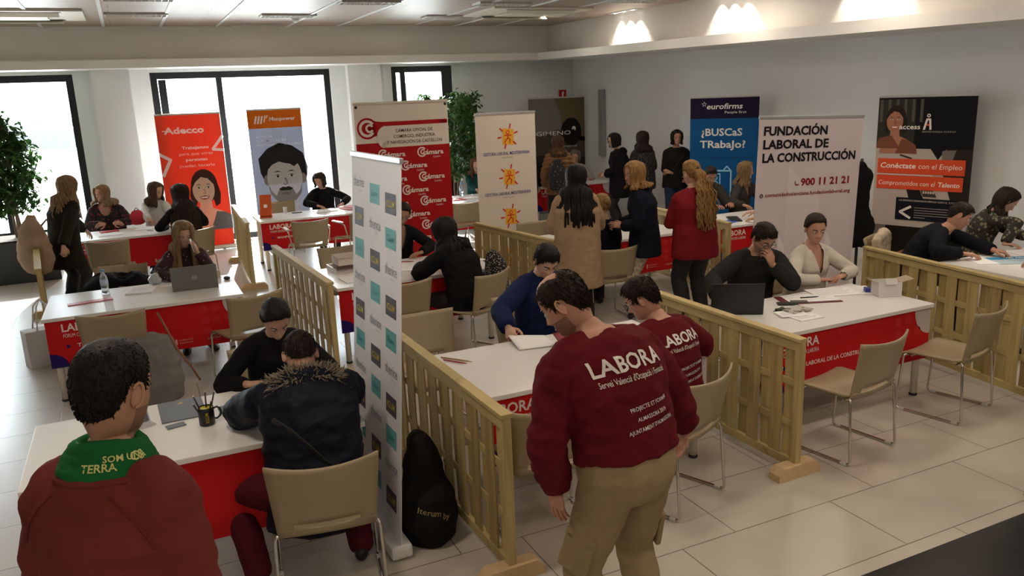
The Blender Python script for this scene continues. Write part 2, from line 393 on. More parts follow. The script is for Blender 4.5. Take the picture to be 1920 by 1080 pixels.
# triple spotlights washing the right bulkhead
SPM = bpy.data.materials.new('bright spot lamp'); SPM.use_nodes = True
_p = SPM.node_tree.nodes['Principled BSDF']; _p.inputs['Emission Color'].default_value = (1, .93, .8, 1); _p.inputs['Emission Strength'].default_value = 14
def spot_group(y, label):
    x = 7.72+(14.9-y)/12.9*.68-.13
    t = thing('spotlight_group', label, 'spotlight', (x, y, CEIL), 0, 'triple spotlights along the right bulkhead')
    b = NB(); box(b, -.07, -.40, -.012, .07, .40, 0, .004); obj('housing', b, BAR, t)
    for k in (-1, 0, 1):
        b = NB(); lathe(b, [(.028, -.0145), (.028, -.0125)], 14, (0, k*.26, 0)); o = obj('bulb', b, SPM, t)
        l = bpy.data.lights.new('spot_light', 'SPOT'); l.energy = 46; l.color = (1, .9, .76); l.spot_size = R_(76); l.spot_blend = .55; l.shadow_soft_size = .02
        lo = bpy.data.objects.new('spot_light', l); COL.objects.link(lo); lo.parent = t; lo.location = (0, k*.26, -.02); lo.rotation_euler = (0, R_(-7), 0)
for y, lb in ((11.9, 'triple spotlight farthest along the bulkhead, toward the fire sign'), (9.45, 'triple spotlight second from the far end of the bulkhead'), (7.15, 'triple spotlight above the bulkhead by the blue banner'), (4.75, 'triple spotlight nearest the viewer above the right bulkhead')): spot_group(y, lb)

# outdoors
b = NB(); box(b, -30, YW+.6, -.35, 40, 60, -.05); struct('trim_30', b, mat('pale pavement', (.62, .6, .56), .8))
t = thing('apartment_building', 'pale building across the street seen through the windows', 'building', (2, 30, -.05))
FAC = mat('pale facade', (.8, .79, .76), .85)
b = NB(); box(b, -24, 0, 0, 24, 5, 6.0); obj('facade', b, FAC, t)
b = NB(); box(b, -10.5, -.9, 1.15, -2.9, 0, 1.27); obj('balcony_slab', b, FAC, t)
b = NB()
for k in range(26): x = -10.5+k*.30; box(b, x, -.9, 1.27, x+.025, -.87, 1.95)
box(b, -10.5, -.9, 1.93, -2.9, -.86, 1.98); obj('balcony_railing', b, mat('pale grey metal', (.55, .58, .62), .5), t)
for (x0, x1, z0, z1) in ((-6.9, -5.7, 1.35, 2.2), (-5.2, -3.1, 1.3, 2.2), (1.15, 1.7, 1.4, 2.0), (7.5, 8.3, 2.35, 3.0)):
    b = NB(); box(b, x0, -.03, z0, x1, .02, z1); obj('window', b, mat('grey shutter', (.040, .046, .055), .6), t)

# fire sign, grey cover strip on the wall
t = thing('fire_extinguisher_sign', 'red fire extinguisher sign high on the wall in the far corner', 'sign', (8.36, YW-.01, 2.36))
P_ = Print(); P_.slab(-.085, -.085, .085, .085, .004, '#c01818').rect(-.02, -.06, .02, .03, '#f2f2f2').rect(-.009, .03, .009, .05, '#f2f2f2').stroke([(0, .05), (.03, .055), (.035, .01)], .007, '#f2f2f2'); P_.build('sign_plate', t)
b = NB(); box(b, 8.59, 14.0, 1.12, 8.67, 14.16, 2.42, .01); tag(obj('cable_cover', b, mat('grey metal', (.30, .32, .31), .5)), 'tall grey metal cover strip fixed upright beside the corner', 'cable cover')
# ---------------------------------------------------------------- furniture materials
TAUPE = mat('taupe moulded plastic', (.345, .275, .17), .42, bump=.03, scale=400)
CHROME = mat('chrome tube', (.62, .60, .57), .18, 1)
CLEARP = mat('clear plastic glide', (.55, .53, .5), .3)
TOP = mat('white laminate', (.81, .80, .78), .30)
LEGM = mat('ivory table leg', (.74, .70, .62), .4)
BLACKP = mat('black plastic', (.012, .012, .013), .45)
RED = '#c3181c'
PINE = None
def wood(name, c0, c1, sc=(30, 30, 2.2)):
    m = bpy.data.materials.new(name); m.use_nodes = True; nt = m.node_tree; N = nt.nodes; L = nt.links; b = N['Principled BSDF']
    tc = N.new('ShaderNodeTexCoord'); mp = N.new('ShaderNodeMapping'); mp.inputs['Scale'].default_value = sc; L.new(tc.outputs['Object'], mp.inputs[0])
    n = N.new('ShaderNodeTexNoise'); n.inputs['Scale'].default_value = 1; n.inputs['Detail'].default_value = 6; n.inputs['Distortion'].default_value = .6; L.new(mp.outputs[0], n.inputs['Vector'])
    r = N.new('ShaderNodeValToRGB'); r.color_ramp.elements[0].position = .32; r.color_ramp.elements[1].position = .72
    r.color_ramp.elements[0].color = (*c0, 1); r.color_ramp.elements[1].color = (*c1, 1); L.new(n.outputs[0], r.inputs[0])
    n2 = N.new('ShaderNodeTexNoise'); n2.inputs['Scale'].default_value = .9; L.new(tc.outputs['Object'], n2.inputs['Vector'])
    k = N.new('ShaderNodeTexNoise'); k.inputs['Scale'].default_value = 7; L.new(tc.outputs['Object'], k.inputs['Vector'])
    kr = N.new('ShaderNodeValToRGB'); kr.color_ramp.elements[0].position = .70; kr.color_ramp.elements[0].color = (1, 1, 1, 1); kr.color_ramp.elements[1].position = .76; kr.color_ramp.elements[1].color = (.45, .36, .28, 1); L.new(k.outputs[0], kr.inputs[0])
    mx = N.new('ShaderNodeMix'); mx.data_type = 'RGBA'; mx.blend_type = 'MULTIPLY'; mx.inputs['Factor'].default_value = .8
    L.new(r.outputs[0], mx.inputs['A']); L.new(kr.outputs[0], mx.inputs['B']); L.new(mx.outputs['Result'], b.inputs['Base Color']); b.inputs['Roughness'].default_value = .65
    return m
SLATW = [wood('green treated pine %d' % i, *c) for i, c in enumerate((((.35, .255, .095), (.52, .41, .165)), ((.285, .205, .08), (.44, .335, .135)), ((.42, .315, .125), (.59, .475, .205))))]
RAILW = wood('green treated pine rail', (.39, .29, .12), (.57, .455, .20), (4, 4, 4))
BLOCK = wood('raw pine block', (.58, .40, .20), (.70, .52, .29), (9, 9, 9))

# ---------------------------------------------------------------- chair
def chair_meshes(arms=False):
    out = {}
    # seat shell
    nx, ny = 12, 12
    def seat_pt(u, v):
        x = (u-.5)*(.475-.03*(v > .9)*0); y = .235-.47*v
        z = .452 - .018*(1-(2*u-1)**2) - .05*max(0, (.16-v)/.16)**2 + .03*max(0, (v-.82)/.18)**2
        return V((x*(1-.06*v), y, z))
    def back_pt(u, v):
        w = .455+.055*v; x = (u-.5)*w; s = 2*u-1
        y = -.225-.035*math.sin(v*1.3)-.085*v + .062*s*s*(.25+.75*v)
        z = .455+.355*v*(1+.05*s*s) - .02*(1-v)**4
        return V((x, y, z))
    def shell(fn, t, skip=None):
        b = NB(); g = [[fn(i/nx, j/ny) for i in range(nx+1)] for j in range(ny+1)]
        nrm = [[None]*(nx+1) for _ in range(ny+1)]
        for j in range(ny+1):
            for i in range(nx+1):
                du = g[j][min(i+1, nx)]-g[j][max(i-1, 0)]; dv = g[min(j+1, ny)][i]-g[max(j-1, 0)][i]; nrm[j][i] = du.cross(dv).normalized()
        A = [[b.verts.new(g[j][i]+nrm[j][i]*t/2) for i in range(nx+1)] for j in range(ny+1)]
        B = [[b.verts.new(g[j][i]-nrm[j][i]*t/2) for i in range(nx+1)] for j in range(ny+1)]
        keep = lambda i, j: 0 <= i < nx and 0 <= j < ny and not (skip and skip(i, j))
        for j in range(ny):
            for i in range(nx):
                if not keep(i, j): continue
                b.faces.new((A[j][i], A[j][i+1], A[j+1][i+1], A[j+1][i])); b.faces.new((B[j+1][i], B[j+1][i+1], B[j][i+1], B[j][i]))
                for (di, dj, p, q) in ((-1, 0, (j, i), (j+1, i)), (1, 0, (j+1, i+1), (j, i+1)), (0, -1, (j, i+1), (j, i)), (0, 1, (j+1, i), (j+1, i+1))):
                    if not keep(i+di, j+dj): b.faces.new((A[p[0]][p[1]], A[q[0]][q[1]], B[q[0]][q[1]], B[p[0]][p[1]]))
        bmesh.ops.recalc_face_normals(b, faces=b.faces)
        for v in [v for v in b.verts if not v.link_faces]: b.verts.remove(v)
        return b
    out['seat'] = [shell(seat_pt, .016)]
    bb = shell(back_pt, .013, lambda i, j: j == 1 and 2 <= i <= 9)
    out['backrest'] = [bb]
    fr = []
    for s in (-1, 1):
        b = NB()
        pts = rounded([(s*.215, .16, .432), (s*.245, .185, .428), (s*.252, .215, .012), (s*.252, -.255, .012), (s*.243, -.225, .440), (s*.21, -.20, .452)], .03)
        wire(b, pts, .0085); fr.append(b)
    out['leg_frame'] = fr
    b = NB(); wire(b, [(-.22, .14, .425), (.22, .14, .425)], .008); b2 = NB(); wire(b2, [(-.22, -.17, .425), (.22, -.17, .425)], .008)
    out['crossbar'] = [b, b2]
    gl = []
    for s in (-1, 1):
        for y in (.17, -.21):
            b = NB(); box(b, s*.252-.011, y-.022, .0, s*.252+.011, y+.022, .02, .004); gl.append(b)
    out['glide'] = gl
    if arms:
        ar = []
        for s in (-1, 1):
            b = NB(); wire(b, rounded([(s*.245, -.19, .45), (s*.285, -.18, .66), (s*.285, .14, .675)], .04), .009)
            ar.append(b)
        out['armrest'] = ar
    return out
def make_chair(label, arms=False):
    t = thing('chair', label, 'chair', group=None)
    mm = {'seat': TAUPE, 'backrest': TAUPE, 'leg_frame': CHROME, 'crossbar': CHROME, 'glide': CLEARP, 'armrest': CHROME}
    for k, bl in chair_meshes(arms).items():
        for bmx in bl: obj(k, bmx, mm[k], t, smooth=(k in ('seat', 'backrest')))
    if arms:
        for s in (-1, 1):
            b = NB(); box(b, s*.285-.024, -.12, .676, s*.285+.024, .15, .70, .008); obj('arm_pad', b, mat('pale grey pad', (.6, .6, .58), .4), t)
    return t
_proto = {}
def chair(x, y, rz, label, arms=False, group='taupe plastic chairs on chrome sled frames'):
    if arms not in _proto:
        t = make_chair(label, arms); _proto[arms] = t
    else:
        src = _proto[arms]; t = src.copy(); COL.objects.link(t)
        for c in src.children:
            k = c.copy(); COL.objects.link(k); k.parent = t
    t['label'] = label; t['category'] = 'chair'; t['group'] = group
    t.location = (x, y, .012 if False else 0); t.rotation_euler = (0, 0, R_(rz))
    return t
def chair_by_back(x0, y0, x1, y1, label, arms=False, **k):
    """two top corners of the backrest as seen from behind (left, right)"""
    cx, cy = (x0+x1)/2, (y0+y1)/2; a = math.atan2(y1-y0, x1-x0); f = V((-math.sin(a), math.cos(a)))
    return chair(cx+f.x*.31, cy+f.y*.31, math.degrees(a), label, arms, **k)

# ---------------------------------------------------------------- desks
def desk(x0, y0, label, w=1.60, d=.86, front=None, skirt=True, pz0=.31):
    t = thing('desk', label, 'desk', (x0+w/2, y0+d/2, 0), 0, 'white desks with red fronts')
    b = NB(); box(b, -w/2, -d/2, .712, w/2, d/2, .742, .004); obj('desktop', b, TOP, t)
    for sx in (-1, 1):
        for sy in (-1, 1):
            b = NB(); lathe(b, [(.026, .02), (.028, .711)], 16, (sx*(w/2-.07), sy*(d/2-.07), 0)); lg = obj('leg', b, LEGM, t)
            b = NB(); lathe(b, [(.027, 0), (.030, .004), (.030, .0195)], 16, (sx*(w/2-.07), sy*(d/2-.07), 0)); obj('foot', b, BLACKP, lg)
    b = NB(); box(b, -w/2+.1, -d/2+.05, .655, w/2-.1, -d/2+.08, .711); box(b, -w/2+.1, d/2-.08, .655, w/2-.1, d/2-.05, .711)
    for s in (-1, 1): box(b, s*(w/2-.085)-.015, -d/2+.1, .655, s*(w/2-.085)+.015, d/2-.1, .711)
    obj('under_frame', b, LEGM, t)
    p = Print(); W = w-.03
    p.slab(0, pz0, W, .711, .012, RED)
    # navy quarter disc low left, pale quarter disc high right, fainter dots
    p.ell(0, pz0, .135, .125, '#2a1a6e', 1, 12, 0, 90)
    p.ell(W, .711, .17, .20, '#c9bfc0', 1, 14, 180, 270)
    for (u, v) in ((W-.34, .645), (W-.33, .545), (W-.235, .545), (W-.135, .545), (W-.32, .45), (W-.235, .645)): p.ell(u, v, .038, .038, '#c72a2c', 1, 16)
    if front: front(p, W, pz0)
    p.build('front_panel', t, Matrix.Translation((-w/2+.015, -d/2+.018, 0)))
    return t
CREAM = '#f2e3e0'
def front_text(company, n=6, sub='FÒRUM CENTRE A LABORA', u0=.118, foot=True, dot=True):
    def f(p, W, z):
        p.text('LABORA', u0, .615, .068, CREAM, 2, .022, w=.34)
        p.text(sub, u0+.005, .562, .034, CREAM, 2, .0, w=.335)
        if dot: p.ell(u0+.03, z+.175, .015, .015, '#2a1a6e', 2, 14)
        if company: p.text(company[0], company[1], z+.16, .033, CREAM, 2, .012, w=company[2])
        if foot:
            x = W-.60
            p.text('GENERALITAT', x+.03, z+.075, .014, '#e6a9a4', 2); p.text('VALENCIANA', x+.03, z+.050, .014, '#e6a9a4', 2); p.rect(x, z+.045, x+.018, z+.095, '#e6a9a4', 2)
            p.text('LABORA', W-.33, z+.055, .022, '#e6a9a4', 2, .02); p.rect(W-.14, z+.05, W-.09, z+.085, '#e6a9a4', 2)
    return f
desk(-.84, 7.43, 'white desk with a red front and navy corner disc, carrying the silver laptop at left', d=.98, front=front_text(('TIMPERS', .215, .20)))
desk(-.66, 3.96, 'white desk with bare red front carrying the black mug, nearest at left', d=.87, pz0=.27)
desk(1.54, 7.12, 'white desk with the cardboard box, behind the white patterned banner', d=.98, front=front_text(('CÁMARA DE COMERCIO DE CASTELLÓN', .215, .90)))
desk(1.60, 3.93, 'white desk where the person in a blue jacket sits, red front half hidden', d=.90, front=front_text(('RÁ', .165, .05), u0=-.005))
desk(3.745, 3.97, 'white desk with red front before the person with glasses and the woman in white', d=.80, front=front_text(('FUNDACIÓN LABORAL DE LA CONSTRUCCIÓN', .06, .93), u0=.10))
desk(1.57, 12.0, 'white desk with red front before the orange and grey portrait banner', d=.80, front=front_text(('MANPOWER', .215, .30)))
desk(-.86, 11.82, 'white desk by the window plant where two people talk across it', d=.84, front=front_text(None))
desk(4.05, 11.9, 'white desk with a water bottle behind the cream sun logo banner', d=1.0, front=front_text(None))
desk(4.30, 7.65, 'white desk behind the wooden panel where standing women gather', d=.82, front=front_text(None))
desk(6.32, 7.62, 'white desk before the blue banner, its end showing past the pale banner', d=.85, front=front_text(None, u0=.05))
desk(6.62, 4.0, 'white desk with blue brochures beyond the wooden panel at right', d=.92, front=front_text(None))
desk(6.5, 12.9, 'white desk in the far corner before the dark photo banner', d=.8, front=front_text(None))

# ---------------------------------------------------------------- woven wooden panels
def fence(x0, y0, x1, y1, label, h=.90, foot0=True, foot1=True, seed=0):
    rnd = random.Random(seed+11); L_ = math.hypot(x1-x0, y1-y0); a = math.atan2(y1-y0, x1-x0)
    t = thing('fence_panel', label, 'fence', (x0, y0, 0), a, 'woven wooden fence panels between the desks')
    z0 = .05
    for e in (0, L_-.045): b = NB(); box(b, e, -.022, z0, e+.045, .022, h-.025, .003); obj('end_frame', b, SLATW[2], t)
    b = NB(); box(b, 0, -.032, h-.024, L_, .032, h, .004); obj('top_rail', b, RAILW, t)
    for q in (h-.085, z0): b = NB(); box(b, .046, -.02, q, L_-.046, .02, q+.055, .002); obj('rail', b, RAILW, t)
    for z in (.33, .60): b = NB(); box(b, .046, -.0048, z-.022, L_-.046, .0048, z+.022); obj('cross_batten', b, RAILW, t)
    n = int((L_-.09)/.098); w = (L_-.09)/n
    bms = [NB(), NB(), NB()]
    for i in range(n):
        c = .045+w*(i+.5); s = 1 if i % 2 else -1; hw = w*(.515-.05*rnd.random()); bm = bms[rnd.randrange(3)]
        rows = []
        zz = [z0+.045+(h-.13-z0)*k/16 for k in range(17)]
        for z in zz:
            # weave: bow to alternate sides around the battens
            ph = 0
            bow = s*(.0112+.0016*math.sin(z*7+i*2.3))
            lean = .004*math.sin(z*9+i*1.7)
            rows.append([bm.verts.new((c-hw+lean, bow-.0045, z)), bm.verts.new((c+hw+lean, bow-.0045, z)), bm.verts.new((c+hw+lean, bow+.0045, z)), bm.verts.new((c-hw+lean, bow+.0045, z))])
        for p, q in zip(rows, rows[1:]):
            for k in range(4): bm.faces.new((p[k], p[(k+1) % 4], q[(k+1) % 4], q[k]))
        bm.faces.new(list(reversed(rows[0]))); bm.faces.new(rows[-1])
    # one woven infill, three tints of board as slots
    tot = NB()
    for k, bm in enumerate(bms):
        mp = {v: tot.verts.new(v.co) for v in bm.verts}
        for fc in bm.faces: g = tot.faces.new([mp[v] for v in fc.verts]); g.material_index = k
        bm.free()
    obj('slat_panel', tot, SLATW, t)
    for e, on in ((.022, foot0), (L_-.022, foot1)):
        if not on: continue
        b = NB(); prof = [(-.17, 0), (-.17, .045), (-.13, .085), (.13, .085), (.17, .045), (.17, 0)]
        A = [b.verts.new((e-.045, y, z)) for y, z in prof]; B = [b.verts.new((e+.045, y, z)) for y, z in prof]
        for k in range(6): b.faces.new((A[k], A[(k+1) % 6], B[(k+1) % 6], B[k]))
        b.faces.new(list(reversed(A))); b.faces.new(B); bmesh.ops.recalc_face_normals(b, faces=b.faces)
        obj('foot', b, BLOCK, t)
    return t
fence(1.475, 3.31, 1.44, 4.98, 'woven wooden fence panel beside the white patterned banner and black bag', seed=1)
fence(3.52, 3.46, 3.49, 5.06, 'woven wooden fence panel with a pale foot block, right of the maroon sweatshirts', seed=2)
fence(1.40, 6.72, 1.29, 8.95, 'woven wooden fence panel between the silver laptop desk and the boxes', seed=3)
fence(3.70, 9.0, 3.90, 7.3, 'woven wooden fence panel behind the person in a blue jacket', seed=4)
fence(5.80, 3.25, 6.08, 5.28, 'woven wooden fence panel at right, in front of the person in a dark suit', seed=5)
fence(1.27, 10.9, 1.35, 13.1, 'wooden fence panel seen end on beside the red portrait banner', seed=6)
fence(-.97, 9.05, -1.15, 10.93, 'wooden fence panel seen end on at the far left desk', seed=7)
fence(6.02, 7.1, 6.08, 8.8, 'wooden fence panel whose end shows by the red sweater and blond ponytail', seed=8)

# ---------------------------------------------------------------- chairs
chair_by_back(.35, 3.44, .84, 3.36, 'taupe chair nearest the viewer, under the person in a padded navy coat')
chair(-.18, 3.62, -4, 'taupe chair half hidden behind the person with a green neck scarf')
chair_by_back(-.56, 7.0, -.06, 6.96, 'taupe chair behind the dark head with the green scarf, at the silver laptop desk')
chair_by_back(.58, 6.92, 1.06, 7.06, 'taupe chair behind the bowed dark haired woman, turned from the viewer')
chair(1.83, 5.33, 180, 'empty taupe chair beside the person in a blue jacket')
chair_by_back(2.66, 6.48, 3.10, 6.72, 'taupe chair under the person in a black hooded coat')
chair_by_back(1.57, 3.45, 2.06, 3.38, 'taupe chair left of the standing person in khaki trousers')
chair_by_back(2.56, 3.30, 3.02, 3.48, 'taupe chair under the seated person in a maroon sweatshirt')
chair_by_back(3.89, 3.33, 4.40, 3.41, 'empty taupe chair in the middle of the right aisle, left of the pair')
chair_by_back(5.06, 3.41, 5.54, 3.52, 'empty taupe chair at the right, next to the long woven panel')
chair_by_back(-.65, 11.08, -.16, 11.03, 'empty taupe chair behind the standing woman with a beige rucksack')
chair_by_back(.42, 11.28, .91, 11.40, 'taupe chair under the long haired woman before the red banner')
chair_by_back(1.86, 11.10, 2.37, 11.09, 'empty taupe armchair with chrome arms before the desk with the orange stand', arms=True)
chair_by_back(2.72, 11.3, 3.22, 11.45, 'taupe armchair right of the other, half hidden by the white banner', arms=True)
chair(2.13, 13.38, 180, 'empty taupe chair in front of the grey portrait banner')
chair(1.98, 8.55, 180, 'taupe chair behind the cardboard box')
chair(2.05, 7.0, 2, 'taupe chair glimpsed along the right edge of the white banner')
chair_by_back(4.32, 11.33, 4.80, 11.38, 'taupe chair between the red banner and the cream sun logo banner')
chair(4.52, 8.75, 180, 'empty taupe chair at the foot of the cream sun logo banner')
chair(4.42, 7.22, -4, 'taupe chair between the beige coat and the navy jacket')
chair(.66, 5.12, 180, 'taupe chair under the dark haired woman bent over the mug desk')
chair(.37, 8.95, 180, 'taupe chair under the woman on the phone')
chair(2.70, 5.42, 180, 'taupe chair under the person in a blue jacket')
chair(4.72, 5.22, 160, 'taupe chair under the person with glasses at the black laptop')
chair(5.18, 5.26, 180, 'taupe chair under the woman in a white sweater')
chair(6.95, 5.60, -150, 'taupe chair covered by a pale fur lined coat beside the person in a suit')
# ---------------------------------------------------------------- roll-up banners
ALU = mat('satin aluminium', (.55, .55, .55), .35, .8)
def rollup(label, x0, y0, x1, y1, h, draw, lean=0, roll=0, trans=0, bar=ALU, base=ALU, paper='#f0eeee', hang=False, name='roll_up_banner'):
    w = math.hypot(x1-x0, y1-y0); a = math.atan2(y1-y0, x1-x0); off = h*math.sin(R_(lean)); n = V((math.sin(a), -math.cos(a)))
    cx, cy = (x0+x1)/2-n.x*off, (y0+y1)/2-n.y*off
    t = thing(name, label, 'banner', (cx, cy, 0), a, 'advertising banners behind the desks')
    M = Matrix.Rotation(R_(lean), 4, 'X') @ Matrix.Rotation(R_(roll), 4, 'Y')
    H = h/math.cos(R_(lean))
    p = Print(trans); p.slab(0, 0, w, H-.10, .002, paper); draw(p, w, H-.10); p.build('printed_panel', t, M @ Matrix.Translation((-w/2, 0, .08)))
    b = NB(); box(b, -w/2-.004, -.010, H-.028, w/2+.004, .012, H, .004); o = obj('top_bar', b, bar, t); o.matrix_local = M
    b = NB(); wire(b, [(0, .045, .06), (0, .03, H-.03)], .008); o = obj('pole', b, ALU, t); o.matrix_local = M
    b = NB(); box(b, -w/2-.02, -.055, .012, w/2+.02, .065, .085, .02); o = obj('base', b, base, t)
    for s in (-1, 1):
        b = NB(); box(b, s*w*.32-.02, -.14, 0, s*w*.32+.02, .14, .0115, .003); obj('foot', b, ALU, t)
    return t
def portrait(p, cx, cy, s, skin, hair, shade, style, dark='#1d1714', lips='#b5534a', lo=0, top='#77787c'):
    """flat printed portrait, s = face half height"""
    E = lambda u, v, a, b, c, ly, n=26, a0=0, a1=360: p.ell(cx+u*s, cy+v*s, a*s, b*s, c, ly+lo, n, a0, a1)
    F = lambda pts, c, ly: p.face([(cx+x*s, cy+y*s) for x, y in pts], c, ly+lo)
    if style == 'woman':
        E(.06, .22, .80, 1.06, hair, 2, 36); F([(-.74, .3), (-.86, -.3), (-.80, -.82), (-.56, -1.0), (-.4, -.6), (.5, -.6), (.62, -1.12), (.90, -.95), (.99, -.3), (.86, .3)], hair, 2)
        F([(-.30, -.6), (-.36, -1.15), (-1.0, -1.5), (-1.15, -2.6), (1.25, -2.6), (1.1, -1.5), (.42, -1.2), (.36, -.6)], skin, 3)
        F([(.15, -2.6), (.45, -1.9), (.62, -1.42), (1.12, -1.5), (1.75, -1.9), (1.9, -2.6)], top, 4)
        E(-.02, 0, .66, .92, skin, 4)
        F([(-.70, .1), (-.55, .75), (0, 1.02), (.48, .85), (.68, .25), (.60, .3), (.30, .68), (-.1, .80), (-.45, .52)], hair, 5)
    else:
        F([(-.98, .3), (-1.02, .9), (-.62, 1.3), (-.1, 1.52), (.42, 1.38), (.85, 1.05), (1.02, .45), (.95, .05), (.78, -.2), (-.78, -.2)], hair, 2)
        F([(-.5, -.7), (-.52, -1.5), (-1.4, -1.9), (1.4, -1.9), (.55, -1.4), (.5, -.7)], skin, 3)
        E(-.76, -.02, .12, .22, shade, 3, 14); E(.78, -.02, .12, .22, shade, 3, 14)
        E(0, 0, .74, 1.02, skin, 4)
        F([(-.82, .25), (-.84, .85), (-.45, 1.22), (.05, 1.34), (.55, 1.18), (.86, .8), (.84, .15), (.72, .5), (.60, .62), (.42, .50), (.25, .62), (.05, .66), (-.2, .74), (-.48, .62), (-.68, .42)], hair, 5)
        F([(-.72, -.15), (-.66, -.62), (-.40, -.94), (-.12, -1.04), (.12, -1.04), (.40, -.94), (.66, -.62), (.72, -.15), (.60, -.50), (.42, -.70), (.30, -.46), (.1, -.38), (-.1, -.38), (-.30, -.46), (-.42, -.70), (-.60, -.50)], shade, 5)
        F([(-.30, -.42), (-.12, -.33), (0, -.36), (.12, -.33), (.30, -.42), (.2, -.50), (-.2, -.50)], dark, 6)
    ey = .12
    for k in (-1, 1):
        E(k*.29, ey, .125, .05, '#f4f1ec', 6, 14); E(k*.29, ey, .05, .05, dark, 7, 12)
        F([(k*.29-.15, ey+.03), (k*.29, ey+.085), (k*.29+.15, ey+.03), (k*.29, ey+.055)], dark, 8)
        F([(k*.29-.18, ey+.17), (k*.29, ey+.24), (k*.29+.18, ey+.17), (k*.29, ey+.19)], hair, 6)
    F([(-.05, .05), (.05, .05), (.12, -.22), (.02, -.27), (-.02, -.27), (-.12, -.22), (-.06, -.19), (0, -.21), (.04, -.18)], shade, 6)
    if style == 'woman':
        F([(-.30, -.42), (0, -.36), (.30, -.42), (.2, -.58), (0, -.64), (-.2, -.58)], lips, 6); F([(-.24, -.44), (.24, -.44), (.15, -.54), (-.15, -.54)], '#f7f4f0', 7)
    else: F([(-.24, -.60), (0, -.56), (.24, -.60), (.12, -.68), (-.12, -.68)], lips, 6)

def d_adecco(p, W, H):
    p.rect(0, 0, W, H, '#f0573c')
    p.text('Adecco', .11*W, H-.30, .105, '#ffffff', 2, .035, w=.62*W); p.rect(.085*W, H-.262, .16*W, H-.248, '#ffffff', 2)
    for i, (t, b, wd) in enumerate((('Trabajamos', .03, .42), ('para que otras', .0, .52), ('personas', .03, .34), ('puedan hacerlo', .0, .55))): p.text(t, .56*W, H-.56-i*.098, .05, '#fff4ee', 2, b, w=wd*W, align='c')
    p.stroke([(0, H-.62), (.155*W, H-.72), (.02*W, H-.97)], .05, '#ffffff', 2)
    p.stroke([(W, H-.38), (.83*W, H-.585), (W, H-.605)], .045, '#ffffff', 2)
    portrait(p, .61*W, H-1.24, .265, '#f0c9ae', '#4a3229', '#d79b80', 'woman')
rollup('red banner with a smiling woman and white lettering, by the wide window', .44, 14.42, 1.44, 14.45, 2.30, d_adecco, trans=.34, paper='#f0573c')
def d_man(p, W, H):
    p.rect(0, 0, W, H, '#bcc2d2'); p.rect(0, H-.30, W, H, '#f07a1c', 2)
    for i in range(3): p.stroke([(.13*W+i*.055*W, H-.22), (.165*W+i*.055*W, H-.105)], .026, '#ffffff', 3)
    p.stroke([(.30*W, H-.20), (.33*W, H-.09)], .016, '#ffffff', 3); p.stroke([(.35*W, H-.13), (.37*W, H-.09)], .016, '#ffffff', 3)
    p.text('Manpower', .40*W, H-.18, .062, '#ffffff', 3, .02, w=.48*W)
    for i, (t, wd) in enumerate((('ALCANZAR', .30), ('TUS METAS ES', .55), ('HUMANAMENTE POSIBLE', .84))): p.text(t, .12*W, H-.46-i*.068, .042, '#f2f3f7', 2, .012, w=wd*W)
    portrait(p, .58*W, H-1.16, .40, '#e6e4e4', '#2f2e30', '#a5a2a3', 'man', '#3a393b', '#8f8888')
rollup('orange and grey banner with a bearded man, before the wide window', 1.84, 14.2, 2.73, 14.2, 2.32, d_man, trans=.5, paper='#8f95a8')
def logo_c(p, u, v, s, col, ly=2):
    """ringed C with the word camara beside it"""
    p.arc(u, v, .052*s, .017*s, 40, 320, col, ly, 18); p.arc(u+.012*s, v, .026*s, .014*s, 40, 320, col, ly, 12)
    p.text('cámara', u+.008*s, v-.033*s, .058*s, col, ly+1, .03, w=.27*s); p.text('Castellón', u+.14*s, v-.075*s, .024*s, col, ly, 0, w=.095*s)
def d_camara(p, W, H):
    RD = '#b01318'
    p.rect(0, 0, W, H-.46, RD)
    p.rect(.28*W, H-.265, W-.015, H-.215, RD); p.ell(W-.06, H-.24, .05, .026, RD)
    p.ell(.125*W, H-.285, .125, .125, RD, 1, 32); p.face([(.14*W, H-.17), (.22*W, H-.205), (.29*W, H-.215), (.29*W, H-.36), (.12*W, H-.40)], RD, 1)
    p.rect(.27*W, H-.52, W, H-.275, '#e9dfd2', 2); p.ell(.285*W, H-.40, .075, .12, '#e9dfd2', 2)
    p.arc(.125*W, H-.285, .085, .032, 35, 325, '#e9dfd2', 3, 22); p.arc(.15*W, H-.285, .04, .024, 30, 330, '#e9dfd2', 3, 16)
    for i, (t, wd) in enumerate((('CÁMARA OFICIAL DE', .40), ('COMERCIO, INDUSTRIA', .45), ('Y NAVEGACIÓN DE CASTELLÓN', .60))): p.text(t, .62*W, H-.345-i*.068, .040, '#2a2422', 3, .008, w=wd*W, align='c')
    for r in range(10):
        for u in ((.27, .69) if r % 2 == 0 else (.08, .50)):
            if H-.60-r*.15 > .1: logo_c(p, u*W, H-.60-r*.15, 1.02, '#f0e2da')
    for u in (.03, W-.03): p.ell(u, H-.035, .018, .018, '#3a3530', 3, 12)
rollup('tall red and cream banner repeating a white double C logo', 2.44, 9.52, 3.63, 9.56, 2.37, d_camara, paper='#e9dfd2', bar=mat('cream cloth hem', (.72, .66, .57), .8))
